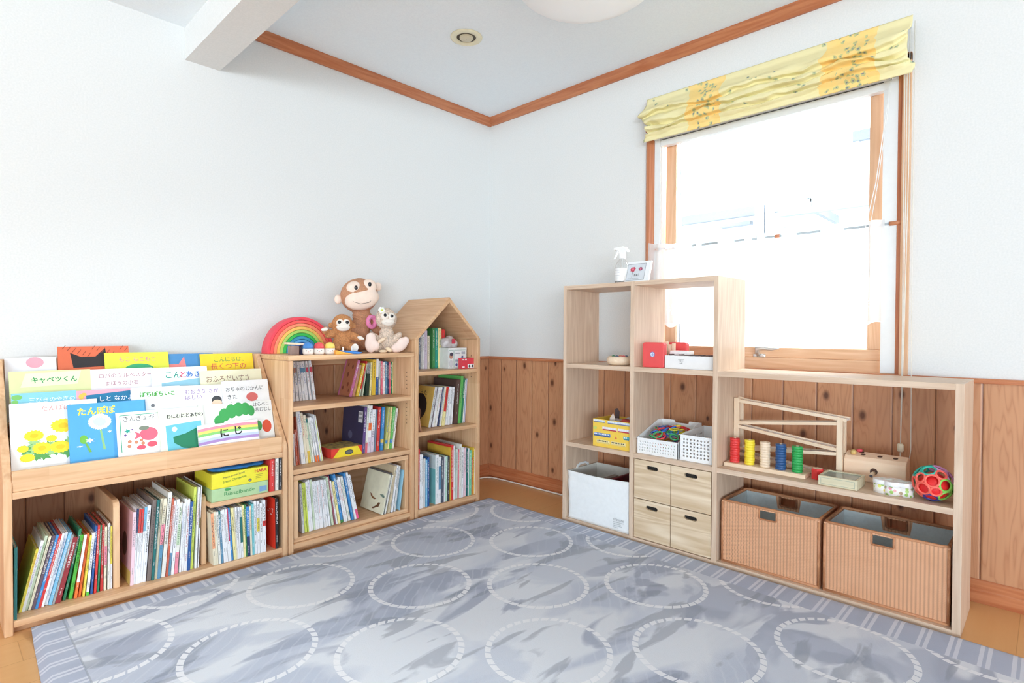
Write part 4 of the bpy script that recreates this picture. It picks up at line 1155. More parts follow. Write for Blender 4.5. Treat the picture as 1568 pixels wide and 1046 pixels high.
for i in range(9):
    for z0 in (.188, .166):
        y = .017+.0032*i; bc.add([(left_x(K)-.0016, y, z0), (left_x(K)-.0016, y+.0017, z0), (left_x(K)-.0016, y+.0017, z0+.012), (left_x(K)-.0016, y, z0+.012)], [(0, 1, 2, 3)])
bc.build('bar_code', covermat((70, 70, 80)), BOOKOBJ[K])
xpoly(K, ring_pts(.12, .08, .02, .02), (96, 96, 124), 'cover_picture')
K = ('B3r', 0); t_, h_ = dims(K)
face(K, 'front_cover', fquad(left_x(K), .001, .2, 0, h_), covermat((232, 230, 206)))
def arcband(cy, cz, r0, r1, a0, a1, n=14):
    o_ = [(cy+r0*math.cos(a0+(a1-a0)*i/n), cz+r0*math.sin(a0+(a1-a0)*i/n)) for i in range(n+1)]
    i_ = [(cy+r1*math.cos(a0+(a1-a0)*i/n)*.98, cz+.012*math.sin(PI*i/n)*0+r1*math.sin(a0+(a1-a0)*i/n)) for i in range(n, -1, -1)]
    return o_+i_
xpoly(K, [(.135, .085), (.125, .07), (.108, .06), (.09, .058), (.07, .064), (.085, .066), (.105, .07), (.12, .08)], (140, 96, 62), 'cover_picture')
xpoly(K, [(.095, .012), (.09, .02), (.075, .026), (.06, .036), (.05, .05), (.03, .052), (.04, .03), (.06, .024), (.08, .014)], (110, 76, 54), 'cover_picture')
xpoly(K, [(.05, .09), (.02, .095), (.005, .085), (.012, .078), (.03, .082)], (110, 134, 124), 'cover_picture')
K = ('B3r', 6); t_, h_ = dims(K)
K = ('C2', 0); t_, h_ = dims(K)
face(K, 'front_cover', fquad(left_x(K), .001, .2, 0, h_), covermat((216, 178, 92)))
xpoly(K, ring_pts(.115, .105, .07, .075), (42, 38, 38), 'cover_picture')
xpoly(K, ring_pts(.11, .06, .028, .036), (186, 140, 112), 'cover_picture', .0016)
text('うた', .034, covermat((60, 50, 40)), BOOKOBJ[K], (left_x(K)-.0014, .125, .172), rot=(PI/2, 0, -PI/2))
K = ('C3', 6); t_, h_ = dims(K)
face(K, 'front_cover', fquad(left_x(K), .001, .2, 0, h_*.72), covermat((124, 190, 190)))
face(K, 'front_cover', fquad(left_x(K), .001, .2, h_*.72, h_), covermat((206, 216, 214)))
K = ('C3', 12); t_, h_ = dims(K)
face(K, 'front_cover', fquad(left_x(K), .001, .2, .0, h_), covermat((224, 184, 74)))

def extra(key, *a):
    BOOKOBJ[key] = make_book(*a)
extra('teal', (-2.4625, -.392, .0454), .008, .232, .20, .012, 'teal', 'white', 'teal green book against the left side panel of the low left bay', None, [], 0, 900, False)
extra('red', (-1.634, -.398, .0454), .012, .215, .20, -.01, 'black', 'white', 'book with black spine and bright red cover at the right end of the low cubby', None, [], 0, 901)
MB().add([(-.0006, .001, 0), (-.0006, .2, 0), (-.0006, .2, .215), (-.0006, .001, .215)], [(0, 1, 2, 3)]).build('front_cover', covermat((230, 62, 40)), BOOKOBJ['red'])
ft = MB()
for (y, z, dy, dz) in ((.03, .14, .02, .004), (.024, .15, .004, .02), (.06, .15, .016, .004), (.08, .165, .004, .03), (.045, .16, .012, .004), (.02, .165, .014, .004)):
    ft.add([(-.001, y, z), (-.001, y+dy, z), (-.001, y+dy, z+dz), (-.001, y, z+dz)], [(0, 1, 2, 3)])
ft.build('cover_title', covermat((250, 240, 235)), BOOKOBJ['red'])
extra('dark', (-1.668, -.225, .0454), .008, .21, .15, -.03, 'black', 'white', 'dark framed picture book standing behind the red book', None, [], 0, 902, False)
MB().add([(-.0006, .004, .012), (-.0006, .14, .012), (-.0006, .14, .2), (-.0006, .004, .2)], [(0, 1, 2, 3)]).build('front_cover', covermat((150, 122, 100)), BOOKOBJ['dark'])
extra('lean', (-.866, -.388, .4508), .005, .145, .12, -.16, 'tan', 'grey', 'thin pinkish book leaning on the left panel of the house middle shelf', None, [], 0, 903, False)

# ------------------------------------------------------------------ picture books shown face out on the sloped display
def dcol(c): return plain(c, .6, .04, 25, spec=.25)
DG = {1: 'picture books in the back row of the display', 2: 'picture books in the second row of the display', 3: 'picture books in the third row of the display', 4: 'picture books in the front row of the display'}
class Cover:
    def __init__(s, row, px0, px1, pyt, x0, x1, h, layer, col, label):
        x1 = min(x1, -1.608)
        s.px0, s.pyt, s.k = px0, pyt, (x1-x0)/(px1-px0)
        s.h = h; s.w = x1-x0
        y, z = TIER[row]
        extra_h = {4: 0, 3: 0, 2: .045, 1: .085}[row]
        s.h = h+extra_h
        s.t = .0062
        s.r = thing('picture_book', label, 'book', (x0, y-.0076*layer-.004, z), 0, DG[row], rot=(R(-15), 0, 0))
        cv = MB(); c = .0014
        cv.box(0, s.w, 0, c, 0, s.h); cv.box(0, s.w, s.t-c, s.t, 0, s.h); cv.box(0, c, c, s.t-c, 0, s.h)
        cv.build('cover', dcol(col), s.r)
        bx(c, s.w-.003, c, s.t-c, .003, s.h-.003).build('pages', M_PAGE, s.r)
        s.n = 0
    def p(s, x, y): return ((x-s.px0)*s.k, s.h-(y-s.pyt)*s.k)
    def off(s): s.n += 1; return -.00025-.00008*s.n
    def T(s, body, x, ybase, hpx, col, **kw):
        a, b = s.p(x, ybase)
        text(body, hpx*s.k/.86, dcol(col), s.r, (a, s.off(), b), name='title', **kw); return s
    def poly(s, pts, col, name='cover_picture'):
        y = s.off()
        MB().add([(s.p(*q)[0], y, s.p(*q)[1]) for q in pts], [tuple(range(len(pts)))]).build(name, dcol(col), s.r); return s
    def ell(s, lst, col, name='cover_picture'):
        y = s.off(); mb = MB()
        for i, (x, yy, rx, ry) in enumerate(lst):
            a, b = s.p(x, yy); mb.disc(a, b, rx*s.k, ry*s.k, y-.000001*i, 18)
        mb.build(name, dcol(col), s.r); return s
    def star(s, lst, col, k=10, inner=.7, name='cover_picture'):
        y = s.off(); mb = MB()
        for i, (x, yy, rx, ry) in enumerate(lst):
            a, b = s.p(x, yy)
            pts = [(a+rx*s.k*(1 if q % 2 else inner)*math.cos(PI*q/k), y-.000001*i, b+ry*s.k*(1 if q % 2 else inner)*math.sin(PI*q/k)) for q in range(2*k)]
            mb.add(pts, [tuple(range(2*k))])
        mb.build(name, dcol(col), s.r); return s
C_ = Cover
C_(1, 8, 88, 549, -2.466, -2.322, .146, 0, (236, 236, 242), 'white picture book with a pink petal shape, back row, far left').ell([(54, 560, 14, 11)], (236, 170, 186))
c = C_(1, 90, 200, 531, -2.317, -2.092, .185, 0, (224, 116, 84), 'orange-red picture book with black pointed ears, back row')
c.poly([(108, 543), (124, 551), (146, 551), (162, 534), (165, 570), (112, 572)], (58, 54, 56))
mb = MB(); y = c.off()
for q in range(14):
    x = 96+q*7.4; a, b = c.p(x, 536+(q*37 % 17)); mb.add([(a, y, b), (a+.003, y, b), (a+.014, y, b+.016), (a+.012, y, b+.016)], [(0, 1, 2, 3)])
mb.build('cover_picture', dcol((150, 70, 56)), c.r)
c = C_(1, 162, 260, 540, -2.175, -1.955, .158, 1, (226, 230, 84), 'lime yellow picture book with pink title, back row')
c.T('もこ もこもこ', 182, 556, 8, (222, 140, 176)).ell([(213, 570, 22, 9)], (70, 170, 120))
c = C_(1, 249, 330, 543, -1.982, -1.779, .148, 0, (84, 146, 202), 'blue picture book with a pink pointed ear shape, back row')
c.poly([(253, 553), (258, 561), (275, 561), (284, 548), (287, 572), (255, 572)], (238, 140, 140))
c = C_(1, 309, 390, 542, -1.834, -1.612, .145, 1, (250, 218, 62), 'bright yellow picture book with green and red title, back row far right')
c.T('こんにちは、', 328, 555, 7.5, (60, 150, 90)).T('長くつ下の', 323, 567, 9.5, (226, 96, 90))
c = C_(2, 14, 140, 569, -2.46, -2.231, .19, 0, (224, 232, 174), 'pale yellow-green picture book with bold green title, second row far left')
c.poly([(38, 574), (125, 571), (118, 598), (30, 601)], (234, 240, 206)).T('キャベツくん', 45, 591.5, 10.5, (62, 156, 92), bold=.025)
c = C_(2, 140, 235, 566, -2.231, -2.03, .188, 0, (238, 238, 242), 'white picture book with a mauve two line title, second row')
c.T('ロバのシルベスターと', 151, 582, 8, (176, 116, 128)).T('まほうの小石', 160, 596, 7.5, (176, 116, 128))
c = C_(2, 232, 318, 563, -2.036, -1.83, .186, 1, (238, 243, 246), 'white picture book with teal, pink and blue title, second row')
c.T('こん', 251, 581, 11, (36, 160, 140), bold=.02).T('と', 273, 581, 10.5, (230, 90, 130), bold=.02).T('あき', 283, 580.5, 10.5, (76, 130, 206), bold=.02).poly([(246, 590), (310, 583), (312, 596), (246, 596)], (150, 200, 220))
c = C_(2, 306, 403, 567, -1.862, -1.6, .166, 2, (240, 236, 206), 'cream picture book with a thin brown title, second row far right')
c.T('おふろだいすき', 314, 586, 10.5, (150, 112, 96), sx=.82)
c = C_(3, 17, 117, 599, -2.46, -2.285, .216, 0, (140, 206, 226), 'sky blue picture book with white title and green corners, third row far left')
c.T('三びきのやぎの', 42, 618, 9, (245, 248, 250)).ell([(25, 607, 8, 5), (22, 616, 5, 4)], (130, 196, 110))
c = C_(3, 117, 201, 595, -2.285, -2.118, .213, 0, (240, 172, 190), 'pink picture book with a deep blue title panel, third row')
c.poly([(131, 604), (201, 599), (201, 680), (131, 680)], (48, 124, 166)).T('しと なかよ', 149, 616, 9, (245, 248, 250)).ell([(124, 606, 4, 5), (128, 602, 4, 3)], (232, 196, 90))
c = C_(3, 200, 275, 591, -2.121, -1.955, .213, 1, (238, 240, 242), 'white picture book with bold green title, third row')
c.T('ぽちぽちいこ', 212, 607, 8, (76, 170, 66), bold=.03).ell([(231, 624, 3, 3)], (120, 124, 130)).poly([(203, 614), (220, 612), (220, 660), (203, 660)], (90, 170, 214))
c = C_(3, 275, 340, 589, -1.955, -1.795, .208, 1, (238, 238, 240), 'white picture book with a purple two line title, third row')
c.T('おおきな きが', 281, 602, 7.5, (150, 116, 176), sx=.95).T('ほしい', 281, 611, 7.5, (150, 116, 176)).ell([(329, 616, 8, 8)], (70, 74, 78)).ell([(329, 621, 8, 6)], (240, 206, 180))
c = C_(3, 338, 408, 581, -1.799, -1.608, .22, 2, (240, 241, 242), 'white picture book with black title and a small red picture, third row far right')
c.T('おちゃのじかんに', 342, 597, 7, (70, 72, 76), sx=.9).T('きた', 343, 609, 7, (70, 72, 76)).T('とら', 343, 620, 7, (70, 72, 76)).ell([(381, 608, 9, 7)], (214, 112, 108))
c = C_(4, 15, 150, 616, -2.468, -2.231, .277, 0, (240, 241, 242), 'white picture book with yellow dandelions, front row far left')
c.T('たんぽぽ', 60, 633, 10, (222, 156, 152))
rr = random.Random(4); c.pyt -= 8
c.star([(34+rr.random()*74, 690+rr.random()*24, 7+rr.random()*7, 5+rr.random()*5) for q in range(48)], (96, 164, 92), 5, .45)
c.star([(40+rr.random()*70, 680+rr.random()*30, 6+rr.random()*6, 4+rr.random()*4) for q in range(20)], (160, 204, 140), 5, .45)
c.star([(49, 672, 16, 11), (94, 657, 21, 14), (75, 680, 9, 7), (60, 697, 15, 12), (88, 698, 18, 12), (38, 713, 12, 8), (32, 695, 9, 7)], (250, 222, 64), 16, .86)
c.star([(49, 672, 7, 5), (94, 657, 9, 6), (60, 697, 7, 5), (88, 698, 8, 5)], (244, 200, 50), 12, .8)
c = C_(4, 104, 222, 617, -2.317, -2.087, .262, 1, (92, 172, 228), 'blue picture book with a white dandelion clock and yellow title, front row')
c.T('たんぽぽ', 117, 637, 13, (250, 238, 90), bold=.03, sx=.95)
c.poly([(149, 666), (152, 666), (157, 704), (153, 704)], (150, 200, 140)).star([(150, 652, 18, 15)], (238, 240, 240), 30, .9).star([(150, 652, 12, 10)], (206, 216, 218), 22, .7)
c.ell([(125, 682, 6, 8)], (120, 190, 80)).poly([(126, 688), (129, 688), (136, 706), (132, 706)], (120, 180, 90)).star([(134, 685, 8, 5), (164, 672, 4, 3), (119, 694, 6, 2)], (232, 238, 242), 6, .4)
c = C_(4, 178, 248, 630, -2.18, -2.035, .22, 2, (241, 242, 241), 'white picture book with a thin teal frame and pink round fish shape, front row')
y = c.off(); mb = MB()
for (x0, y0, x1, y1) in ((183, 635, 245, 636.2), (183, 635, 184.2, 700)):
    a, b = c.p(x0, y0); a2, b2 = c.p(x1, y1); mb.quad(a, a2, b2, b, y)
mb.build('cover_frame', dcol((60, 170, 140)), c.r)
c.T('きんぎょが', 187, 646, 9, (90, 92, 94), sx=.95).ell([(226, 672, 14, 12)], (238, 110, 132)).poly([(214, 671), (204, 666), (207, 672), (203, 680), (211, 677)], (238, 110, 132)).star([(194, 664, 6, 5)], (60, 166, 150), 5, .45)
c.ell([(196, 683, 3, 3), (206, 685, 3, 3), (214, 682, 2.5, 2.5), (195, 691, 3, 3), (216, 688, 3, 3)], (206, 140, 110)).ell([(219, 661, 8, 4)], (130, 140, 126)).ell([(230, 691, 8, 5), (213, 695, 7, 4)], (226, 96, 116)).ell([(190, 671, 2, 2), (201, 662, 1.5, 1.5)], (110, 90, 150))
c = C_(4, 242, 310, 626, -2.047, -1.892, .22, 3, (234, 238, 224), 'pale picture book with black title over a teal panel, front row')
c.T('わにわにとあかわ', 253, 642, 7, (50, 54, 54), sx=.88, bold=.02).poly([(251, 654), (306, 650), (306, 700), (252, 700)], (112, 194, 212)).ell([(264, 661, 4, 4)], (246, 248, 246)).poly([(261, 674), (280, 670), (296, 663), (306, 666), (306, 700), (275, 694), (262, 684)], (44, 128, 96))
c = C_(4, 306, 424, 617, -1.901, -1.592, .221, 0, (240, 242, 240), 'wide white picture book with black two line title and green leaf shapes, front row right')
c.ell([(336, 645, 8, 9), (345, 636, 9, 11), (356, 631, 9, 12), (368, 629, 9, 12), (379, 629, 8, 11), (388, 633, 6, 9)], (70, 166, 92)).ell([(398, 660, 6, 9)], (84, 172, 100)).ell([(412, 662, 8, 11)], (222, 92, 66))
c.T('はらぺこ', 392, 626, 7, (52, 54, 56), sx=.86).T('あおむし', 395, 635, 7, (52, 54, 56), sx=.86)
c = C_(4, 301, 393, 647, -1.919, -1.687, .145, 4, (242, 242, 244), 'landscape picture book with pastel rainbow stripes and black title, front row')
y = c.off()
for q, colr in enumerate(((240, 150, 170), (250, 220, 120), (140, 206, 120), (226, 232, 242), (190, 206, 240), (170, 140, 200))):
    mb = MB(); n = 16
    up = [(301+92*i/n, 650.5+q*4.2-2.5*math.sin(PI*i/n*.9+.2)+ (3.5*(n-i)/n)) for i in range(n+1)]
    pts = up + [(a, b+4.4) for a, b in reversed(up)]
    mb.add([(c.p(*p_)[0], y, c.p(*p_)[1]) for p_ in pts], [tuple(range(len(pts)))])
    mb.build('rainbow_stripe', dcol(colr), c.r)
c.n += 1
c.T('に', 332, 668, 13, (56, 56, 60), bold=.03).T('じ', 353, 666.5, 13, (56, 56, 60), bold=.03)

# ------------------------------------------------------------------ game boxes and small boxes in the bookcases
def card_box(name, label, loc, w, d, h, col, rz=0, lid=None, cat='box', group=None):
    t = thing(name, label, cat, loc, rz, group)
    bx(0, w, 0, d, 0, h).build('body', plain(col, .4, .04), t, .0015)
    return t
t = card_box('game_box', 'pale green game box, lower of the two stacked in the display bookcase', (-1.884, -.392, .2955), .222, .2, .05, (176, 206, 158))
text('Rüsselbande', .022, plain((70, 150, 90), .5), t, (.045, -.0006, .018), sx=1.1)
bx(.185, .215, -.0005, 0, .008, .03).build('side_print', plain((120, 160, 200), .5), t)
MB().disc(.06, .042, .012, .006, -.0006).build('side_print', plain((70, 160, 90), .5), t)
t = card_box('game_box', 'yellow game box stacked on the pale green game box', (-1.884, -.392, .3462), .222, .2, .06, (232, 222, 60))
text('HABA', .019, plain((204, 52, 60), .5), t, (.165, -.0006, .04), bold=.02)
text('Meine ersten Spiele', .0105, plain((110, 110, 90), .5), t, (.044, -.0006, .036), rot=(PI/2, R(-8), 0))
text('Erster Obstgarten', .0125, plain((70, 130, 60), .5), t, (.042, -.0006, .018), rot=(PI/2, R(-8), 0))
MB().disc(.147, .013, .0065, .0065, -.0006).build('age_badge', plain((50, 50, 52), .5), t)
text('2+', .008, plain((240, 240, 240), .5), t, (.1425, -.001, .0103))
st = MB()
for q in range(3): st.quad(.17, .2-.004*q, .03-.007*q, .0315-.007*q, -.0006)
st.build('side_print', plain((150, 130, 60), .5), t)
# blue cloth pouch lying on the boxes
t = thing('cloth_pouch', 'blue cloth pouch folded on top of the yellow game box', 'pouch', (-1.885, -.39, .4064))
me = blob([((.11, .06, .012), (.105, .065, .013)), ((.05, .045, .012), (.05, .045, .013)), ((.19, .05, .013), (.03, .05, .013)), ((.11, .1, .012), (.09, .05, .012))], .004, 3, .0008, 50)
for v in me.vertices:
    v.co.z = max(.0, v.co.z)
mesh_obj('cloth', me, plain((34, 106, 170), .85, .2, 30), t)
# hexagonal game tin on the middle shelf
t = thing('game_box', 'low yellow and red game box lying on the middle shelf', 'box', (-1.335, -.318, .3704))
bx(0, .17, 0, .15, 0, .044).build('body', plain((226, 66, 56), .4), t, .001)
MB().add([(.008, -.0006, .001), (.167, -.0006, .001), (.14, -.0006, .0435), (.045, -.0006, .0435)], [(0, 1, 2, 3)]).build('yellow_panel', plain((242, 222, 60), .4), t)
MB().disc(.093, .02, .023, .012, -.001).build('oval_badge', plain((66, 72, 70), .5), t)
MB().disc(.093, .02, .018, .008, -.0014).build('oval_print', plain((110, 118, 116), .5), t)
bx(.003, .167, .003, .147, .044, .0445).build('lid_picture', plain((206, 190, 120), .5, .5, 45), t)
pm_ = MB()
for q in range(7): pm_.add([(.03+.02*q, .03+.1*((q*37) % 10)/10, .0448), (.045+.02*q, .03+.1*((q*37) % 10)/10, .0448), (.045+.02*q, .055+.09*((q*37) % 10)/10, .0448), (.03+.02*q, .05+.09*((q*37) % 10)/10, .0448)], [(0, 1, 2, 3)])
pm_.build('lid_drawing', plain((120, 116, 120), .5), t)
# boxes under the house roof
wb = plain((232, 236, 236), .4)
t = thing('toy_carton', 'white carton with green outlines under the house roof', 'box', (-.632, -.33, .7664))
bx(0, .135, 0, .1, 0, .118).build('body', wb, t, .001)
def outline(x0, x1, z0, z1, w_, m, y=-.0006):
    MB().plate([[(x0, z0), (x1, z0), (x1, z1), (x0, z1)], [(x0+w_, z0+w_), (x1-w_, z0+w_), (x1-w_, z1-w_), (x0+w_, z1-w_)]], y, y+.0004).build('print_frame', m, t)
gp = plain((110, 160, 146), .5)
outline(.003, .036, .005, .106, .002, gp); outline(.042, .132, .005, .106, .002, gp)
MB().disc(.019, .07, .013, .015, -.0008).build('print_picture', plain((196, 150, 128), .5), t)
MB().disc(.021, .082, .013, .01, -.001).build('print_picture', plain((70, 66, 84), .5), t)
MB().disc(.018, .03, .013, .022, -.0008).build('print_picture', plain((206, 210, 214), .5), t)
st = MB()
for q in range(8): st.quad(.096+.0035*q, .098+.0035*q, .082, .096, -.0008)
for q in range(12): st.quad(.05+.0032*q, .052+.0032*q, .04, .052, -.0008)
st.quad(.05, .085, .085, .09, -.0008)
st.build('bar_code', plain((120, 126, 150), .5), t)
MB().disc(.058, .022, .008, .009, -.0009).quad(.095, .108, .06, .072, -.0009).build('print_picture', plain((90, 100, 160), .5), t)
t = thing('card_box', 'small red card box with white patches in front of the white carton', 'box', (-.574, -.377, .7664))
bx(0, .091, 0, .03, 0, .06).build('body', plain((222, 66, 80), .4), t, .001)
bx(.044, .09, -.0006, 0, .004, .026).build('white_patch', plain((240, 240, 240), .4), t)
MB().disc(.055, .014, .005, .008, -.001).disc(.079, .014, .005, .008, -.001).disc(.067, .013, .002, .002, -.001).build('patch_print', plain((40, 40, 44), .5), t)
bx(.004, .018, -.0006, 0, .048, .055).box(.024, .036, -.0006, 0, .048, .055).box(.004, .02, -.0006, 0, .006, .014).build('white_print', plain((244, 226, 230), .4), t)
t = thing('plastic_bag', 'crumpled translucent bag with red scraps on top of the white carton', 'bag', (-.632, -.30, .8848))
me = blob([((.03, .03, .028), (.035, .03, .032)), ((.06, .035, .03), (.035, .028, .04)), ((.085, .035, .02), (.03, .028, .024))], .005, 2, .004, 45)
for v in me.vertices: v.co.z = max(0, v.co.z)
mesh_obj('bag', me, plain((206, 200, 202), .3, .2, 40), t)
bx(.05, .075, -.002, .004, .022, .05).build('red_scrap', plain((206, 66, 86), .5), t, .003)

# ------------------------------------------------------------------ toys on top of the middle bookcase
TZ = .8672
ARC = [('red', 'pink-red', (238, 74, 92)), ('scarlet', 'second, scarlet', (244, 92, 88)), ('coral', 'third, coral orange', (250, 146, 112)), ('amber', 'fourth, amber yellow', (246, 196, 104)),
       ('pale green', 'fifth, pale green', (178, 220, 110)), ('green', 'sixth, bright green', (60, 196, 92)), ('teal', 'seventh, teal blue', (62, 160, 200)), ('sky', 'eighth, light blue', (96, 178, 238)),
       ('blue', 'ninth, mid blue', (66, 124, 222)), ('purple', 'innermost, violet', (112, 100, 188))]
cx = -1.389; ro = .1685; zo = .176; st_ = .0153
for i, (nm, ord_, colr) in enumerate(ARC):
    a, hgt = ro-i*st_, zo-i*st_*1.02
    ai, hi = a-.0136, hgt-.0136
    n = 40
    outer = [(a*math.cos(PI*q/n), hgt*math.sin(PI*q/n)) for q in range(n+1)]
    inner = [(ai*math.cos(PI*q/n), hi*math.sin(PI*q/n)) for q in range(n, -1, -1)]
    lab = 'pink-red outermost arch of the wooden rainbow stacker' if i == 0 else '%s arch of the wooden rainbow stacker, counted from outside' % ord_
    if i == 9: lab = 'violet innermost arch of the wooden rainbow stacker'
    o = MB().prism(outer+inner, 0, .068, 'y', True).build('rainbow_arch', plain(colr, .55, .06, 30), None, .0015, loc=(cx, -.132, TZ))
    tag(o, lab, 'toy', 'arches of the wooden rainbow')
def peg(x, y, hat, lab):
    t = thing('peg_doll', lab, 'toy', (x, y, TZ), R(-22), 'peg dolls on the middle bookcase')
    MB().lathe([(.001, 0), (.018, 0), (.0225, .004), (.024, .012), (.0235, .022), (.0225, .0295)], 24).build('head', plain((238, 232, 226), .5), t)
    MB().lathe([(.0235, .0285), (.0235, .034), (.021, .044), (.015, .052), (.007, .0555), (.0005, .056)], 24).build('cap', plain(hat, .5), t)
    MB().ell((-.009, -.0215, .018), (.0022, .0012, .0026), 8, 6).ell((.009, -.0215, .018), (.0022, .0012, .0026), 8, 6).build('eyes', plain((40, 40, 44), .3), t)
    MB().ell((0, -.0235, .0135), (.003, .0008, .0022), 8, 6).build('cheek_print', plain((226, 186, 180), .5), t)
peg(-1.455, -.33, (66, 132, 200), 'small wooden peg doll with a blue cap in front of the rainbow')
peg(-1.406, -.337, (226, 82, 86), 'small wooden peg doll with a red cap in front of the rainbow')
peg(-1.357, -.345, (246, 216, 106), 'small wooden peg doll with a yellow cap in front of the rainbow')
tag(bx(-.02, .02, -.015, .015, 0, .04).build('wooden_block', wood('grey_wood', (176, 152, 142), (140, 116, 108), 'z'), None, .002, loc=(-1.505, -.29, TZ)), 'grey-brown wooden block under the plank in the rainbow', 'block')
tag(bx(-.055, .055, -.017, .017, 0, .009).build('wooden_plank', toyw('x'), None, .002, loc=(-1.487, -.29, TZ+.0435), rot=(0, R(4), 0)), 'pale wooden plank lying on blocks in front of the rainbow', 'plank')
for q, x in enumerate((-1.468, -1.450)):
    tag(bx(-.0075, .0075, -.014, .014, 0, .0385).build('dark_block', plain(((44, 52, 84), (36, 36, 44))[q], .5), None, .0015, loc=(x, -.288, TZ)), ('navy toy block standing under the pale plank', 'black toy block standing under the pale plank')[q], 'block')
tag(MB().prism([(0, 0), (.085, 0), (.03, .012), (.0, .02)], -.02, .02, 'y').build('wedge_block', plain((246, 176, 70), .45), None, .0015, loc=(-1.345, -.37, TZ), rot=(0, 0, R(-8))), 'flat orange wedge toy lying right of the yellow peg doll', 'toy')
t = thing('toy_boat', 'flat blue toy boat with white posts beside the brown monkey', 'toy', (-1.262, -.365, TZ))
MB().prism([(-.05, .012), (-.03, .0), (.035, .0), (.055, .004), (.05, .008), (-.045, .018)], -.018, .018, 'y').build('hull', plain((70, 140, 222), .4), t, .0015)
bx(-.02, .03, -.01, .01, .0095, .0125).build('deck', plain((40, 90, 170), .4), t)
MB().tube([(-.047, -.015, .014), (-.047, -.015, .034)], .0035, 8).tube([(.0, -.012, .01), (.0, -.012, .036)], .003, 8).build('posts', plain((240, 240, 240), .4), t)

# plush monkeys: each body one continuous surface
def E(x, y, z): return Euler((R(x), R(y), R(z)))
eyem = plain((26, 26, 34), .15)
t = thing('plush_monkey', 'small caramel brown plush monkey sitting between the rainbow and pale monkey', 'plush toy', (-1.240, -.25, TZ), R(-24))
fur = plain((196, 136, 88), .95, .35, 180, bump=.6)
me = blob([((0, 0, .048), (.045, .04, .05)), ((0, 0, .085), (.034, .032, .03)), ((0, -.004, .142), (.05, .046, .05)),
           ((-.05, -.012, .095), (.036, .018, .02), E(0, -25, 0)), ((-.08, -.022, .11), (.018, .016, .02)),
           ((.05, -.008, .085), (.036, .018, .02), E(0, 20, 0)), ((.078, -.012, .07), (.02, .018, .016)),
           ((-.042, -.045, .026), (.026, .045, .026), E(0, 0, 25)), ((.042, -.045, .026), (.026, .045, .026), E(0, 0, -25)),
           ((-.054, .004, .135), (.012, .01, .015)), ((.054, .004, .135), (.012, .01, .015))], .0035, 5, .0016, 110)
for v in me.vertices: v.co.z = max(0, v.co.z)
mesh_obj('body', me, fur, t)
pale = plain((240, 232, 222), .85)
MB().ell((-.014, -.044, .148), (.018, .012, .018)).ell((.014, -.044, .148), (.018, .012, .018)).ell((0, -.046, .126), (.032, .02, .019)).build('face', pale, t)
MB().ell((-.018, -.0545, .151), (.0085, .006, .0085), 12, 8).ell((.018, -.0545, .151), (.0085, .006, .0085), 12, 8).build('eyes', eyem, t)
MB().tube([(-.02, -.0645, .123), (0, -.0668, .1215), (.02, -.0645, .123)], .0009, 5).build('mouth', plain((150, 130, 120), .6), t)
MB().ell((-.084, -.036, .116), (.017, .007, .009), rot=E(0, -10, 0)).build('hand_patch', pale, t)
MB().ell((.085, -.027, .074), (.017, .007, .009), rot=E(0, 20, 0)).build('hand_patch', pale, t)
MB().ell((-.058, -.088, .028), (.015, .006, .022), rot=E(0, -15, 20)).build('foot_patch', pale, t)
MB().ell((.05, -.09, .028), (.017, .006, .02), rot=E(0, 15, -20)).build('foot_patch', pale, t)

t = thing('plush_monkey', 'pale beige curly plush monkey with pink feet beside the house roof', 'plush toy', (-1.012, -.29, TZ), R(-24))
cream_f = plain((226, 206, 188), .95, .4, 150, bump=.8)
me = blob([((0, 0, .055), (.045, .04, .058)), ((0, 0, .1), (.036, .033, .035)), ((-.002, -.004, .172), (.054, .05, .055)),
           ((-.055, -.012, .075), (.04, .016, .018), E(0, 40, 0)), ((.05, -.012, .075), (.038, .016, .018), E(0, -50, 0)),
           ((-.06, -.04, .03), (.045, .028, .026), E(0, 0, 30)), ((.052, -.03, .028), (.044, .028, .026), E(0, -10, -20)),
           ((.0, .02, .19), (.045, .04, .04))], .0035, 3, .004, 120)
for v in me.vertices: v.co.z = max(0, v.co.z)
mesh_obj('body', me, cream_f, t)
MB().ell((-.016, -.043, .185), (.02, .014, .02)).ell((.018, -.043, .182), (.02, .014, .02)).ell((0, -.047, .155), (.033, .02, .02)).build('face', pale, t)
MB().ell((-.016, -.056, .19), (.008, .006, .0085), 12, 8).ell((.018, -.056, .186), (.008, .006, .0085), 12, 8).build('eyes', eyem, t)
MB().tube([(-.018, -.0655, .152), (0, -.0675, .151), (.018, -.0655, .152)], .0009, 5).build('mouth', plain((150, 130, 120), .6), t)
pinkish = plain((244, 222, 212), .8)
mesh_obj('foot', blob([((-.088, -.07, .045), (.03, .018, .045)), ((-.066, -.075, .035), (.02, .016, .024)), ((-.088, -.065, .075), (.026, .016, .026))], .003, 4), pinkish, t)
mesh_obj('foot', blob([((.068, -.055, .05), (.024, .018, .03), E(0, 35, 0)), ((.088, -.052, .06), (.02, .016, .022)), ((.055, -.055, .03), (.045, .02, .026), E(0, -25, 0))], .003, 4), pinkish, t)
MB().ell((-.036, -.066, .062), (.028, .012, .01), rot=E(0, -35, 0)).build('hand', plain((236, 212, 186), .8), t)
MB().ell((.0, -.075, .016), (.018, .01, .011), rot=E(0, 30, 0)).ell((-.03, -.078, .008), (.02, .01, .008)).build('hand', plain((238, 216, 184), .8), t)
fl_ = MB()
for q in range(6): fl_.ell((-.03+.011*math.cos(q*PI/3), -.038, .216+.009*math.sin(q*PI/3)), (.008, .005, .008), 8, 6)
fl_.build('flower_petals', plain((242, 242, 236), .6), t)
MB().ell((-.03, -.044, .216), (.006, .004, .006), 8, 6).build('flower_centre', plain((214, 224, 90), .6), t)
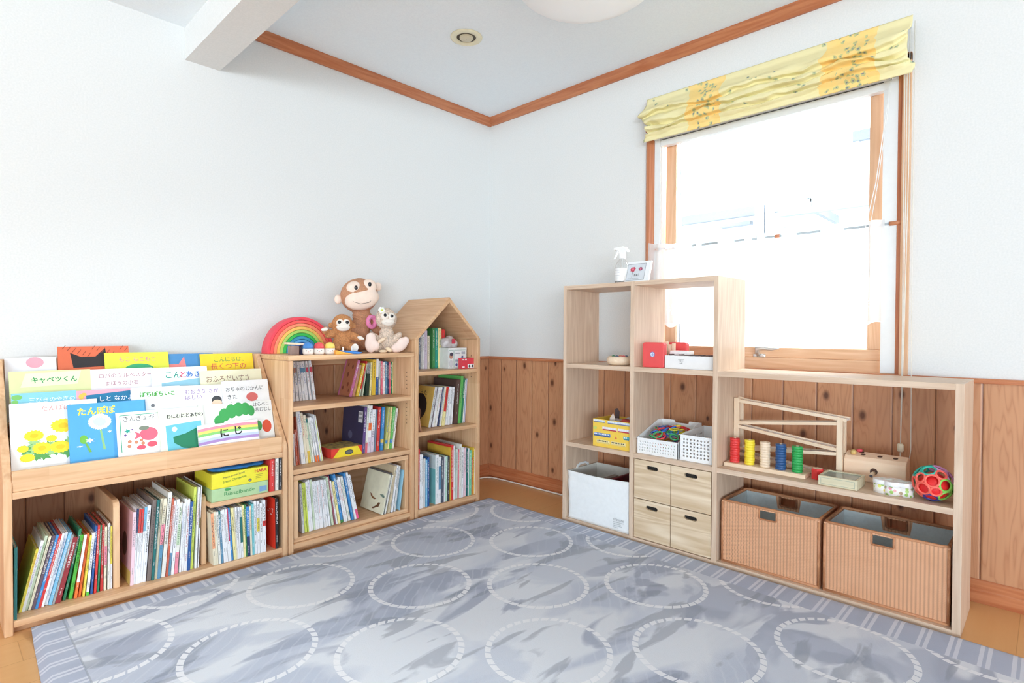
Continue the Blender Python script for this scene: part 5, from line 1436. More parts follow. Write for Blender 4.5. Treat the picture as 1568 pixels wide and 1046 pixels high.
t = thing('toy_doughnut', 'pink felt doughnut with sprinkles leaning behind the pale monkey', 'toy', (-1.050, -.212, TZ+.157))
dn = MB(); dn.tube([(.022*math.cos(a*PI/14), 0, .026*math.sin(a*PI/14)) for a in range(28)], .012, 10, closed=True)
dn.build('ring', plain((240, 140, 186), .7), t)
sp_ = MB(); rr = random.Random(2)
for q in range(14):
    a = rr.random()*6.28; sp_.ell((.022*math.cos(a)+.004*(rr.random()-.5), -.0118, .026*math.sin(a)), (.0026, .001, .001), 6, 4, E(0, rr.random()*180, 0))
sp_.build('sprinkles', plain((120, 150, 150), .6), t)
t = thing('plush_monkey', 'big ginger plush monkey with a large pale face leaning against the wall', 'plush toy', (-1.082, -.14, TZ), R(-20))
gf = plain((198, 144, 110), .95, .25, 180, bump=.4)
me = blob([((0, -.005, .07), (.062, .05, .07)), ((.012, 0, .14), (.052, .045, .05)), ((.015, .0, .19), (.05, .042, .04)),
           ((.0, -.01, .295), (.098, .075, .09), E(0, -14, 0)), ((-.055, -.03, .03), (.04, .055, .03)), ((.055, -.03, .03), (.04, .055, .03)),
           ((-.07, -.01, .13), (.028, .026, .06), E(0, 15, 0)), ((.085, -.005, .14), (.028, .026, .055), E(0, -15, 0))], .005, 5, .0008, 90)
# pleats of the cloth neck
for v in me.vertices:
    if .13 < v.co.z < .215:
        k_ = .0022*math.sin((v.co.z+v.co.x*.25)*2*PI/.014); v.co.x += v.normal.x*k_; v.co.y += v.normal.y*k_
    v.co.z = max(0, v.co.z); v.co.y = min(v.co.y, .085)
mesh_obj('body', me, gf, t)
facem = plain((246, 224, 208), .8)
me = blob([((-.03, -.046, .326), (.044, .034, .04)), ((.042, -.044, .34), (.042, .034, .04)), ((.006, -.052, .275), (.09, .042, .056), E(0, -14, 0))], .004, 8)
mesh_obj('face', me, facem, t)
MB().ell((-.106, -.006, .272), (.02, .012, .024)).ell((.098, -.002, .345), (.02, .012, .024)).build('ears', facem, t)
MB().ell((-.03, -.08, .33), (.009, .006, .012), 12, 8).ell((.04, -.078, .35), (.009, .006, .012), 12, 8).build('eyes', eyem, t)
MB().tube([(-.045, -.088, .258), (-.01, -.0955, .247), (.03, -.0925, .255), (.058, -.08, .275)], .0012, 6).build('mouth', plain((110, 84, 76), .6), t)

# ------------------------------------------------------------------ pale open shelf unit under the window
SX, SY = -.3797, -.948
def rloc(x, y, z): return (x, y, z)
sh = thing('open_shelf_unit', 'pale stepped open shelf unit standing in front of the window wall', 'shelf', (SX, SY, 0), RW)
D_ = .285
for x0, x1, h in ((0, .0205, 1.213), (.398, .4185, 1.2125), (.798, .8185, 1.213), (1.5975, 1.6205, .8145)):
    panel(sh, 'upright_panel', beech('z'), x0, x1, 0, D_, 0, h, bev=.001)
for x0, x1 in ((.0205, .398), (.4185, .798)):
    for z0, z1 in ((0, .021), (.392, .413), (.793, .8145), (1.192, 1.2125)):
        panel(sh, 'shelf_board', beech('x'), x0, x1, .0005, D_, z0, z1, bev=.001)
for z0, z1 in ((0, .021), (.392, .413), (.793, .8142)):
    panel(sh, 'shelf_board', beech('x'), .8185, 1.5975, .0005, D_, z0, z1, bev=.001)

def stadium(cx, cz, w_, h_, n=8):
    r_ = h_/2; a = w_/2-r_
    return [(cx+a+r_*math.cos(t), cz+r_*math.sin(t)) for t in [-PI/2+PI*i/n for i in range(n+1)]] + [(cx-a+r_*math.cos(t), cz+r_*math.sin(t)) for t in [PI/2+PI*i/n for i in range(n+1)]]
du = thing('drawer_unit', 'pale oak four drawer insert filling the lower second bay of the shelf', 'drawers', (SX+.004, SY-.4195, .0214), RW)
W2 = .3775
ca = MB(); ca.box(0, .006, .012, .27, 0, .369).box(W2-.006, W2, .012, .27, 0, .369).box(.006, W2-.006, .012, .27, 0, .006).box(.006, W2-.006, .012, .27, .363, .369).box(W2/2-.003, W2/2+.003, .014, .27, .006, .363).box(.006, W2-.006, .262, .27, .006, .363).box(.006, W2/2-.003, .014, .262, .178, .184).box(W2/2+.003, W2-.006, .014, .262, .178, .184)
ca.build('carcass', oakp('z'), du)
dark_in = plain((30, 27, 26), .8)  # near-black interior colour paints in the shade behind the handle slots
for i in range(2):
    for j in range(2):
        x0 = .0035 + i*(W2/2-.0015); x1 = x0 + W2/2-.0055; z0 = .003+j*.1835; z1 = z0+.1795
        dr = MB().plate([[(x0, z0), (x1, z0), (x1, z1), (x0, z1)], stadium((x0+x1)/2, z1-.031, .06, .0185)], 0, .011).build('drawer', oakp('x'), du)
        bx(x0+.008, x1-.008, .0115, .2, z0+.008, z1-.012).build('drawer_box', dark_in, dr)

# ------------------------------------------------------------------ wicker baskets
def wicker():
    m, nt, b = new_mat('wicker')
    tc = N(nt, 'ShaderNodeTexCoord'); sp = N(nt, 'ShaderNodeSeparateXYZ'); nt.links.new(tc.outputs['Object'], sp.inputs[0])
    M_ = lambda op, a, b_=None, **k: math_n(nt, op, a, b_, **k)
    a = M_('DIVIDE', M_('ADD', sp.outputs[0], sp.outputs[1]), .0118)
    nzw = N(nt, 'ShaderNodeTexNoise'); nzw.inputs['Scale'].default_value = 40; nt.links.new(tc.outputs['Object'], nzw.inputs['Vector'])
    a = M_('ADD', a, M_('MULTIPLY', nzw.outputs['Fac'], .25))
    ci = M_('FLOOR', a); fa = M_('SUBTRACT', a, ci)
    zz = M_('ADD', M_('DIVIDE', sp.outputs[2], .0056), M_('ADD', M_('MULTIPLY', M_('MODULO', ci, 2), .5), M_('MULTIPLY', nzw.outputs['Fac'], .4)))
    fz = M_('FRACT', zz)
    hz = M_('SINE', M_('MULTIPLY', fz, PI)); ha = M_('SINE', M_('MULTIPLY', fa, PI))
    hgt = M_('MULTIPLY', M_('POWER', hz, .6), M_('ADD', .35, M_('MULTIPLY', ha, .65)))
    gap = M_('MULTIPLY', M_('LESS_THAN', hz, .52), M_('LESS_THAN', ha, .55))
    n2 = N(nt, 'ShaderNodeTexNoise'); n2.inputs['Scale'].default_value = 18; nt.links.new(tc.outputs['Object'], n2.inputs['Vector'])
    col = mixc(nt, n2.outputs['Fac'], lin((232, 180, 142)), lin((212, 158, 120)))
    col = mixc(nt, M_('MULTIPLY', M_('SUBTRACT', 1, hgt, clamp=True), .3), col, lin((170, 112, 78)))
    col = mixc(nt, M_('MULTIPLY', gap, .75), col, lin((86, 50, 32)))
    nt.links.new(col, b.inputs['Base Color']); b.inputs['Roughness'].default_value = .6
    bp_ = N(nt, 'ShaderNodeBump'); bp_.inputs['Strength'].default_value = .4; bp_.inputs['Distance'].default_value = .0015
    nt.links.new(hgt, bp_.inputs['Height']); nt.links.new(bp_.outputs[0], b.inputs['Normal'])
    return m
M_WICK = wicker(); M_RIM = wood('cane', (214, 158, 116), (172, 112, 74), 'x', fine=60)
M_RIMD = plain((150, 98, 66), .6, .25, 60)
M_LIN = plain((206, 216, 218), .9, .06, 120, bump=.3)
def basket(y, label):
    w_, d, h = .372, .25, .256
    t = thing('wicker_basket', label, 'basket', (-.36, y, .0216), RW, 'wicker baskets in the wide lower bay')
    hx0, hx1, hz0, hz1 = .152, .218, .212, .247
    hole = [(hx0+.004, hz0), (hx1-.004, hz0), (hx1, hz0+.004), (hx1, hz1), (hx0, hz1), (hx0, hz0+.004)]
    fr = [(0, 0), (w_, 0), (w_, h), (0, h)]
    MB().plate([fr, hole], 0, .008).build('front_wall', M_WICK, t)
    MB().plate([fr, [(a, b) for a, b in hole]], d-.008, d).build('back_wall', M_WICK, t)
    bx(0, .008, .008, d-.008, 0, h).build('side_wall', M_WICK, t); bx(w_-.008, w_, .008, d-.008, 0, h).build('side_wall', M_WICK, t)
    bx(.008, w_-.008, .008, d-.008, .002, .01).build('base', M_WICK, t)
    r_ = .0055
    rim = [(r_, r_-.002, h), (w_-r_, r_-.002, h), (w_-r_+.002, d-r_, h), (r_-.002, d-r_, h)]
    loop = []
    for i in range(4):
        a, b = Vector(rim[i]), Vector(rim[(i+1) % 4])
        loop += [a.lerp(b, .03), a.lerp(b, .97)]
    MB().tube(loop, r_, 8, closed=True).build('rim', M_RIM, t)
    for x in (.003, w_-.003): MB().tube([(x, .0005, .004), (x, .0005, h-.006)], .0045, 8).build('corner_cane', M_RIM, t)
    MB().tube([(.004, 0, .006), (w_-.004, 0, .006)], .0045, 8).build('bottom_cane', M_RIM, t)
    def hrim(y_, m):
        MB().tube([(hx0, y_, hz1+.004), (hx0, y_, hz0+.003), (hx0+.004, y_, hz0), (hx1-.004, y_, hz0), (hx1, y_, hz0+.003), (hx1, y_, hz1+.004)], .0038, 8).build('handle_rim', m, t)
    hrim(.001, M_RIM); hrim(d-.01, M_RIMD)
    # cloth liner, cut out round the back handle
    L0, L1, z1 = .0095, d-.0105, h-.006
    cut = [(L0, .011), (w_-L0, .011), (w_-L0, z1), (hx1+.018, z1), (hx1+.01, hz0-.014), (hx0-.01, hz0-.014), (hx0-.018, z1), (L0, z1)]
    MB().prism(cut, d-.0115, d-.0095, 'y').build('liner', M_LIN, t)
    ln = MB(); ln.plate([[(L0, .011), (w_-L0, .011), (w_-L0, z1), (L0, z1)], [(a, b) for a, b in hole]], L0-.001, L0+.001); ln.box(L0, L0+.002, L0+.002, d-.0115, .011, z1); ln.box(w_-L0-.002, w_-L0, L0+.002, d-.0115, .011, z1); ln.box(L0+.002, w_-L0-.002, L0+.002, d-.0115, .0105, .013)
    ln.build('liner', M_LIN, t)
basket(-1.781, 'lined wicker basket, left of two, below the ball run shelf')
basket(-2.166, 'lined wicker basket, right of two, against the right end panel')

# ------------------------------------------------------------------ white canvas bin and what is in it
t = thing('canvas_bin', 'white canvas storage bin printed STORAGE in the lower left bay', 'bin', (-.366, -.976, .0214), RW)
cw, cd, chh = .362, .25, .243
canvas = plain((238, 242, 244), .85, .03, 60, bump=.15)
g = MB(); nu, nv = 26, 18
def cz_top(x): return chh-.008*(1-x/cw)*0 + .006*math.sin(x/cw*PI)*-1+.004*x/cw
for j in range(nv+1):
    for i in range(nu+1):
        u, v = i/nu, j/nv
        x = .004*(1-v)*0 + cw*u + (.006*math.sin(v*5) if i == 0 else 0)
        bulge = -.006*math.sin(PI*u)*math.sin(PI*min(1, v*1.1)) + .003*noise.noise((u*3, v*3, 1)) + .004*math.exp(-((v-.86+.25*u)/.05)**2)*(u < .5)
        g.v.append((x, bulge, v*cz_top(cw*u)))
for j in range(nv):
    for i in range(nu):
        a = j*(nu+1)+i; g.f.append((a, a+1, a+nu+2, a+nu+1)); g.sm.append(True)
g.build('front_panel', canvas, t)
for ob in [c_ for c_ in t.children]:
    md = ob.modifiers.new('s', 'SOLIDIFY'); md.thickness = .003; md.offset = -1
cv2 = plain((226, 224, 216), .9, .05, 60)
bx(0, .004, .004, cd, 0, chh).build('side_panel', cv2, t); bx(cw-.004, cw, .004, cd, 0, chh).build('side_panel', cv2, t)
bx(.004, cw-.004, cd-.004, cd, 0, chh).build('back_panel', cv2, t); bx(.004, cw-.004, .006, cd-.004, 0.0005, .004).build('base', cv2, t)
def strap(x, s):
    MB().prism([(.06, chh-.03), (.075, chh+.012), (.1, chh+.022), (.15, chh+.022), (.175, chh+.012), (.19, chh-.03), (.18, chh-.03), (.165, chh+.004), (.147, chh+.012), (.103, chh+.012), (.085, chh+.004), (.07, chh-.03)], x, x+s, 'x').build('handle', canvas, t)
strap(-.0045, .004); strap(cw+.0005, .004)
pr_ = plain((120, 130, 134), .6)
text('STORAGE', .012, pr_, t, (cw-.082, -.0078, .052), name='print', spacing=1.15)
lm = MB()
for q, ww in enumerate((.06, .045, .05, .03)): 
    for k_ in range(int(ww/.005)): lm.quad(cw-.084+.005*k_, cw-.0805+.005*k_, .043-.0085*q, .0455-.0085*q, -.0076)
lm.build('print', plain((170, 178, 182), .6), t)
def inbin(name, label, x, y, w_, d, z, h, col, cat='book'):
    tag(bx(0, w_, 0, d, 0, h).build(name, plain(col, .5, .1, 40), None, .001, loc=(-.366+y, -.976-x, z), rot=(0, 0, RW)), label, cat)
inbin('picture_book', 'dark red book standing inside the canvas bin', .225, .03, .012, .2, .026, .225, (128, 44, 54))
inbin('card_case', 'grey striped case standing left of the red book inside the canvas bin', .13, .02, .03, .2, .026, .20, (150, 140, 134), 'case')
inbin('photo_case', 'grey case with white edges right of the red book in the bin', .275, .015, .03, .18, .026, .20, (108, 110, 112), 'case')
inbin('photo_case', 'white case at the right end inside the canvas bin', .325, .03, .025, .17, .026, .215, (206, 208, 206), 'case')

# ------------------------------------------------------------------ yellow train print box
t = thing('train_box', 'yellow card box printed with trains in the left middle bay', 'box', (-.36, -1.124, .4134), RW)
bw, bd, bh = .212, .15, .134
yb = plain((244, 208, 84), .5, .04)
bx(0, bw, 0, .003, 0, bh).build('front_panel', yb, t); bx(0, bw, bd-.003, bd, 0, bh).build('back_panel', yb, t)
bx(0, .003, .003, bd-.003, 0, bh).build('side_panel', yb, t); bx(bw-.003, bw, .003, bd-.003, 0, bh).build('side_panel', yb, t)
bx(.003, bw-.003, .003, bd-.003, 0, .003).build('base', yb, t)
def train(x0, x1, z0, z1, top, bot, win_=(236, 240, 244)):
    MB().prism([(x0+.004, z0), (x1-.004, z0), (x1, z0+.006), (x1-.002, z1), (x0+.002, z1), (x0, z0+.006)], -.0008, -.0002, 'y').build('train_print', plain(top, .5), t)
    bx(x0+.003, x1-.003, -.0011, -.0003, z0, z0+(z1-z0)*.35).build('train_print', plain(bot, .5), t)
    wm = MB(); k_ = int((x1-x0-.01)/.009)
    for q in range(k_): wm.quad(x0+.006+.009*q, x0+.0115+.009*q, z0+(z1-z0)*.5, z0+(z1-z0)*.85, -.0014)
    wm.build('train_windows', plain(win_, .5), t)
train(.002, .072, .118, .131, (206, 222, 236), (120, 130, 150)); train(.085, .21, .117, .131, (210, 224, 238), (120, 126, 160))
train(.055, .14, .083, .1, (230, 226, 232), (190, 54, 74)); train(.144, .21, .083, .1, (230, 226, 232), (190, 54, 74))
train(.004, .104, .05, .067, (96, 140, 200), (70, 100, 150)); train(.175, .21, .05, .066, (96, 190, 200), (60, 130, 150))
train(.022, .1, .016, .034, (240, 226, 170), (226, 206, 130), (60, 60, 60)); train(.105, .19, .016, .034, (240, 226, 170), (226, 206, 130), (60, 60, 60))
MB().add([(.128, -.001, .048), (.142, -.001, .048), (.135, -.001, .062)], [(0, 1, 2)]).build('cone_print', plain((226, 120, 90), .5), t)
MB().disc(.013, .09, .011, .008, -.001).build('tram_print', plain((196, 210, 110), .5), t)
def inbox(name, label, poly, y, dpt, col, cat):
    tag(MB().prism(poly, 0, dpt, 'y').build(name, plain(col, .5, .1, 30), None, .001, loc=(-.36+y, -1.124, .4134), rot=(0, 0, RW)), label, cat)
inbox('paper_sheets', 'grey paper sheets folded inside the yellow train box', [(.05, .02), (.2, .02), (.2, .15), (.16, .148), (.12, .13), (.08, .135)], .06, .03, (196, 190, 188), 'paper')
inbox('paper_tag', 'pale paper tag sticking up from the yellow train box', [(.058, .03), (.09, .03), (.098, .14), (.086, .162), (.068, .138)], .045, .004, (226, 214, 204), 'paper')
inbox('dark_card', 'dark brown card sticking up behind the paper tag', [(.055, .03), (.08, .03), (.088, .165), (.075, .182), (.062, .178)], .1, .004, (74, 60, 62), 'card')
inbox('toy_train', 'red toy among papers inside the yellow train box', [(.13, .02), (.2, .02), (.2, .138), (.16, .145), (.14, .132)], .02, .03, (170, 62, 50), 'toy')

# ------------------------------------------------------------------ perforated white trays
wp = plain((240, 243, 245), .4, .02)
t = thing('perforated_tray', 'white slotted plastic tray full of coloured plastic rings', 'tray', (-.355, -1.371, .4134), RW)
tw, td, th = .207, .235, .072
holes = []
for r_ in range(4):
    for q in range(14):
        x = .012+.0132*q+.001*r_; z = .014+.013*r_
        holes.append([(x, z+.003), (x+.004, z-.002), (x+.006, z+.001), (x+.002, z+.006)])
MB().plate([[(0, 0), (tw, 0), (tw, th), (0, th)]]+holes, 0, .0025).build('front_wall', wp, t)
hb = .135
MB().prism([(0, 0), (td, 0), (td, hb), (.19, hb), (0, th)], 0, .0025, 'x').build('side_wall', wp, t)
MB().prism([(0, 0), (td, 0), (td, hb), (.19, hb), (0, th)], tw-.0025, tw, 'x').build('side_wall', wp, t)
MB().prism([(0, 0), (tw, 0), (tw, hb), (.145, hb), (.14, hb-.012), (.072, hb-.012), (.067, hb), (0, hb)], td-.0025, td, 'y').build('back_wall', wp, t)
bx(.0025, tw-.0025, .0025, td-.0025, 0.0, .003).build('base', wp, t)
bx(-.003, tw+.002, -.004, .003, th-.002, th+.001).build('rim', wp, t)
LINKC = {'red': (228, 64, 70), 'blue': (58, 120, 208), 'green': (62, 168, 104), 'yellow': (236, 226, 70), 'orange': (244, 150, 90)}
protos = {}
rr = random.Random(12)
for cn, cc in LINKC.items():
    p = MB().tube([(.017*math.cos(a*PI/10), .021*math.sin(a*PI/10), 0) for a in range(20)], .0036, 8, closed=True).build('plastic_ring', plain(cc, .35))
    tag(p, '%s plastic ring in the heap in the slotted white tray' % cn, 'ring', '%s plastic rings in the tray' % cn)
    protos[cn] = [p, 0]
def tray_pt(x, y, z): return (-.355+y, -1.371-x, .4134+z)
slots = []
for q in range(38):
    cn = ['red', 'blue', 'green', 'red', 'yellow', 'blue', 'orange', 'green'][q % 8]
    x = .035+rr.random()*.14; y = .03+rr.random()*.15
    z = .070 + .036*(y/.2) + rr.random()*.02
    if cn == 'yellow': x = .11+rr.random()*.07; y = .1+rr.random()*.08
    p, n = protos[cn]
    o = p if n == 0 else p.copy()
    if n: COL.objects.link(o)
    protos[cn][1] += 1
    o.location = tray_pt(x, y, z); o.rotation_euler = ((rr.random()-.5)*1.1, (rr.random()-.5)*1.1, rr.random()*6)
for q in range(30):     # lower layer of the heap
    cn = ['red', 'green', 'blue', 'orange', 'yellow'][q % 5]; p, n = protos[cn]
    o = p.copy(); COL.objects.link(o)
    o.location = tray_pt(.03+rr.random()*.15, .03+rr.random()*.17, .025+rr.random()*.03); o.rotation_euler = ((rr.random()-.5)*.9, (rr.random()-.5)*.9, rr.random()*6)
t = thing('perforated_basket', 'white square-holed plastic basket beside the slotted tray', 'basket', (-.352, -1.585, .4134), RW)
tw, td, th = .150, .235, .112
holes = []
for r_ in range(6):
    for q in range(8):
        x = .0165+.0158*q; z = .016+.0148*r_
        holes.append([(x, z), (x+.0075, z), (x+.0075, z+.0078), (x, z+.0078)])
def rrect(x0, x1, z0, z1, r_, n=4):
    return [(x1-r_+r_*math.cos(a), z0+r_+r_*math.sin(a)) for a in [-PI/2+PI/2*i/n for i in range(n+1)]] + [(x1, z1), (x0, z1)] + [(x0+r_+r_*math.cos(a), z0+r_+r_*math.sin(a)) for a in [PI+PI/2*i/n for i in range(n+1)]]
MB().plate([rrect(0, tw, 0, th, .008)]+holes, 0, .0025).build('front_wall', wp, t)
sh_ = []
for r_ in range(5):
    for q in range(12):
        y = .03+.0165*q; z = .02+.0165*r_
        sh_.append([(y, z), (y+.007, z), (y+.007, z+.009), (y, z+.009)])
zt = [(0, 0), (td, 0), (td, th+.012), (.15, th+.01), (0, th)]
for x0 in (0, tw-.0025): MB().plate([zt]+sh_, x0, x0+.0025, 'x').build('side_wall', wp, t)
bx(.0025, tw-.0025, td-.0025, td, 0, th+.012).build('back_wall', wp, t)
bx(.0025, tw-.0025, .0025, td-.0025, 0, .003).build('base', wp, t)
bx(-.002, tw+.002, -.003, .0025, th-.002, th+.001).build('rim', wp, t)

# ------------------------------------------------------------------ on the top-left boards: bowl, red boxes, white box
t = thing('wooden_bowl', 'pale wooden bowl holding coloured balls on the upper left shelf', 'bowl', (-.29, -1.231, .8148))
MB().lathe([(.001, 0), (.045, 0), (.058, .006), (.064, .018), (.063, .03), (.056, .042), (.052, .044), (.05, .04), (.054, .028), (.053, .016), (.04, .008), (.001, .006)], 40).build('bowl', toyw('x'), t)
for i, (x, y, c_, nm) in enumerate(((-.02, .022, (50, 150, 110), 'green'), (-.028, -.002, (52, 92, 130), 'dark blue'), (.0, -.022, (236, 96, 96), 'red'), (-.012, -.04+.02, (60, 160, 120), 'teal'), (.022, .01, (240, 150, 130), 'pink'), (.012, -.03, (70, 100, 150), 'blue'))):
    if i == 3: continue
    tag(MB().ell((0, 0, 0), (.0145, .0145, .0145)).build('felt_ball', plain(c_, .7), None, loc=(-.29+x, -1.231+y, .8148+.0335)), '%s ball lying in the pale wooden bowl' % nm, 'ball')
redp = plain((232, 84, 86), .4, .03)
def redbox(X, Y, label):
    t = thing('red_box', label, 'box', (X, Y, .8147), RW)
    w_, h_ = .108, .115
    pts = rrect(0, w_, 0, h_, .006)
    top = [(w_, h_-.008), (w_-.008, h_), (.008, h_), (0, h_-.008)]
    poly = [p_ for p_ in pts if not (abs(p_[1]-h_) < 1e-6)]
    n = 5
    poly = poly[:n] + top + poly[n:]
    MB().prism(poly, 0, .03, 'y').build('body', redp, t, .003)
    return t
t = redbox(-.352, -1.395, 'rounded red box with a round blue emblem at the shelf front')
MB().disc(.052, .06, .0125, .0125, -.0004, 24).build('emblem', plain((110, 120, 190), .4), t)
MB().disc(.052, .06, .0095, .0095, -.0008, 24).build('emblem', plain((226, 230, 240), .4), t)
MB().disc(.053, .059, .006, .0065, -.0012, 16).build('emblem', plain((150, 170, 214), .4), t)
redbox(-.2, -1.428, 'rounded red box standing further back behind the white box')
wb2 = plain((238, 240, 242), .5, .02)
t = thing('white_box', 'low white box with a row of dark beads along its top edge', 'box', (-.35, -1.508, .8147), RW)
bx(0, .226, 0, .05, 0, .058).build('body', wb2, t, .001)
bd_ = MB()
for q in range(9): bd_.box(.018+.0245*q, .031+.0245*q, .004, .03, .058, .0645-(q % 2)*.002)
bd_.build('bead_row', plain((96, 80, 78), .6, .3, 60), t)
MB().quad(.066, .095, .04, .042, -.0004).quad(.074, .078, .03, .04, -.0004).quad(.07, .09, .034, .0355, -.0004).quad(.072, .084, .024, .026, -.0004).quad(.082, .086, .022, .03, -.0004).build('print', plain((160, 162, 166), .6), t)
tag(bx(0, .1, 0, .04, 0, .078).build('white_case', plain((246, 246, 246), .4), None, .003, loc=(-.292, -1.5, .8147), rot=(0, 0, RW)), 'plain white case behind the low white box', 'case')
for i, (x, h_) in enumerate(((-1.452, .118), (-1.468, .105), (-1.487, .112))):
    tag(bx(0, .013, 0, .013, 0, h_).build('wooden_stick', toyw('z'), None, .001, loc=(-.246, x, .8147), rot=(0, 0, RW)), ('pale wooden stick nearest the red front box', 'shortest pale wooden stick between two others', 'pale wooden stick nearest the white case')[i], 'stick')

# ------------------------------------------------------------------ on the very top: spray bottle, photo stand
t = thing('spray_bottle', 'clear spray bottle with white trigger head on top of the shelf', 'bottle', (-.30, -1.247, 1.2127), RW)
bm_, nt, b = new_mat('clear_plastic')
b.inputs['Base Color'].default_value = (.97, .98, .98, 1); b.inputs['Roughness'].default_value = .08; b.inputs['Transmission Weight'].default_value = .85; b.inputs['IOR'].default_value = 1.2
body = MB(); seg = 28
body.lathe([(.001, 0), (.031, 0), (.0335, .004), (.0335, .078), (.031, .092), (.022, .108), (.0135, .118), (.0125, .13)], 32)
body.build('bottle_body', bm_, t)
MB().lathe([(.0338, .012), (.0338, .074)], 32, cap=False).build('label_sticker', plain((243, 246, 248), .5), t)
lm = MB()
for q in range(4): lm.add([(-.018+.0, -.0340, .062-.012*q), (.008, -.0342, .062-.012*q), (.008, -.0342, .0635-.012*q), (-.018, -.0340, .0635-.012*q)], [(0, 1, 2, 3)])
lm.build('label_print', plain((190, 196, 204), .6), t)
wh = plain((246, 248, 249), .35, .02)
MB().lathe([(.0155, .122), (.0165, .124), (.0165, .142), (.014, .146), (.001, .147)], 24).build('collar', wh, t)
MB().prism([(-.014, .144), (.014, .144), (.02, .156), (.036, .152), (.035, .16), (.026, .172), (.008, .18), (-.03, .179), (-.043, .178), (-.044, .166), (-.03, .165), (-.016, .16)], -.009, .009, 'y').build('spray_head', wh, t, .002)
MB().prism([(-.024, .166), (-.018, .164), (-.034, .136), (-.044, .122), (-.046, .124), (-.036, .142)][::-1], -.006, .006, 'y').build('trigger', wh, t, .001)
MB().tube([(.0, 0, .01), (.0, 0, .12)], .002, 6).build('dip_tube', wh, t)
t = thing('photo_stand', 'small tilted white stand with a red flower card on top of the shelf', 'card stand', (-.345, -1.288, 1.2132), rot=(R(-18), 0, RW))
acr = plain((240, 244, 247), .25, .02)
bx(0, .128, 0, .012, 0, .104).build('block', acr, t, .001)
MB().plate([[(.006, .008), (.104, .008), (.104, .092), (.006, .092)], [(.008, .01), (.102, .01), (.102, .0895), (.008, .0895)]], -.0006, -.0001).build('card_edge', plain((150, 156, 166), .5), t)
bx(.008, .102, -.0004, 0, .01, .0895).build('card', plain((214, 222, 230), .4), t)
for cx_, cz_, r_, c_ in ((.037, .064, .017, (196, 66, 92)), (.078, .064, .0125, (140, 56, 96))):
    mb = MB()
    pts = [(cx_+r_*(1 if q % 2 else .72)*math.cos(PI*q/9), -.0009, cz_+r_*.85*(1 if q % 2 else .72)*math.sin(PI*q/9)) for q in range(18)]
    mb.add(pts, [tuple(range(18))]); mb.build('flower_print', plain(c_, .5), t)
    MB().disc(cx_, cz_, r_*.4, r_*.35, -.0012).build('flower_print', plain((226, 120, 140), .5), t)
sm_ = MB().quad(.036, .038, .024, .05, -.0009).quad(.072, .0735, .028, .052, -.0009).quad(.048, .052, .028, .04, -.0009).quad(.054, .057, .028, .037, -.0009).quad(.059, .063, .028, .039, -.0009).quad(.064, .068, .03, .036, -.0009)
sm_.build('stem_print', plain((110, 116, 122), .5), t)
sm_ = MB()
for q in range(12): sm_.quad(.016+.005*q, .0195+.005*q, .0155, .018, -.0009)
sm_.build('caption_print', plain((160, 166, 174), .5), t)

# ------------------------------------------------------------------ toys on the wide shelf
Z4 = .4133
t = thing('disc_stacker', 'wooden stacker board with five columns of coloured discs', 'toy', (-.325, -1.772, Z4), RW)
bx(0, .318, 0, .066, 0, .0165).build('base_board', toyw('x'), t, .002)
cols = (('red', (222, 58, 58)), ('yellow', (240, 220, 60)), ('natural', (232, 200, 158)), ('blue', (42, 86, 140)), ('green', (44, 166, 84)))
for i, (nm, c_) in enumerate(cols):
    x = .034+.0615*i
    MB().tube([(x, .033, .016), (x, .033, .1195)], .005, 10).build('peg', toyw('z'), t)
    pr = MB().lathe([(.0055, 0), (.0185, 0), (.0196, .0012), (.0196, .0088), (.0185, .01), (.0055, .01)], 28)
    proto = None
    for q in range(10):
        if proto is None:
            o = pr.build('disc', toyw('z') if nm == 'natural' else plain(c_, .45, .05), t); o['label'] = '%s disc' % nm; proto = o
        else:
            o = proto.copy(); COL.objects.link(o); o.parent = t
        o.location = (x+.0006*((q*7) % 3-1), .033, .0166+.01015*q)
t = thing('red_block', 'short red hexagonal wooden block beside the stacker board', 'block', (-.283, -2.122, Z4), R(10))
hx = [(.0225*math.cos(PI/3*q), .0225*math.sin(PI/3*q)) for q in range(6)]
MB().prism(hx, 0, .041, 'z').build('block', plain((222, 56, 56), .4), t, .002)
MB().prism([(a*.8, b*.8) for a, b in hx], .041, .0418, 'z').build('top_face', toyw('x'), t)

t = thing('ball_run', 'pale wooden zigzag ball run standing behind the disc stacker', 'toy', (-.218, -1.769, Z4), RW)
m_ = toyw('z'); mx_ = toyw('x')
bx(0, .021, 0, .018, 0, .28).build('post', m_, t, .001); bx(0, .021, .045, .063, 0, .28).build('post', m_, t, .001)
bx(.400, .421, 0, .018, 0, .232).build('post', m_, t, .001); bx(.400, .421, .045, .063, 0, .232).build('post', m_, t, .001)
bx(.0, .021, .018, .045, .258, .275).build('cross_bar', m_, t); bx(.400, .421, .018, .045, 0, .01).build('cross_bar', m_, t); bx(.0, .021, .018, .045, 0, .01).build('cross_bar', m_, t)
wt2 = plain((246, 244, 246), .3)
for (xa, za, xb, zb) in ((.021, .272, .434, .232), (.021, .176, .400, .216), (.021, .160, .400, .114), (.021, .066, .400, .098), (.021, .044, .33, .013)):
    th_ = .011
    o = MB().prism([(xa, za-th_), (xb, zb-th_), (xb, zb+.002), (xa, za+.002)], .002, .0085, 'y').build('ramp', mx_, t)
    MB().prism([(xa, za-th_), (xb, zb-th_), (xb, zb+.002), (xa, za+.002)], .0545, .061, 'y').build('ramp_rail', mx_, o)
    MB().prism([(xa, za-.006), (xb, zb-.006), (xb, zb-.002), (xa, za-.002)], .0085, .0545, 'y').build('ramp_track', wt2, o)
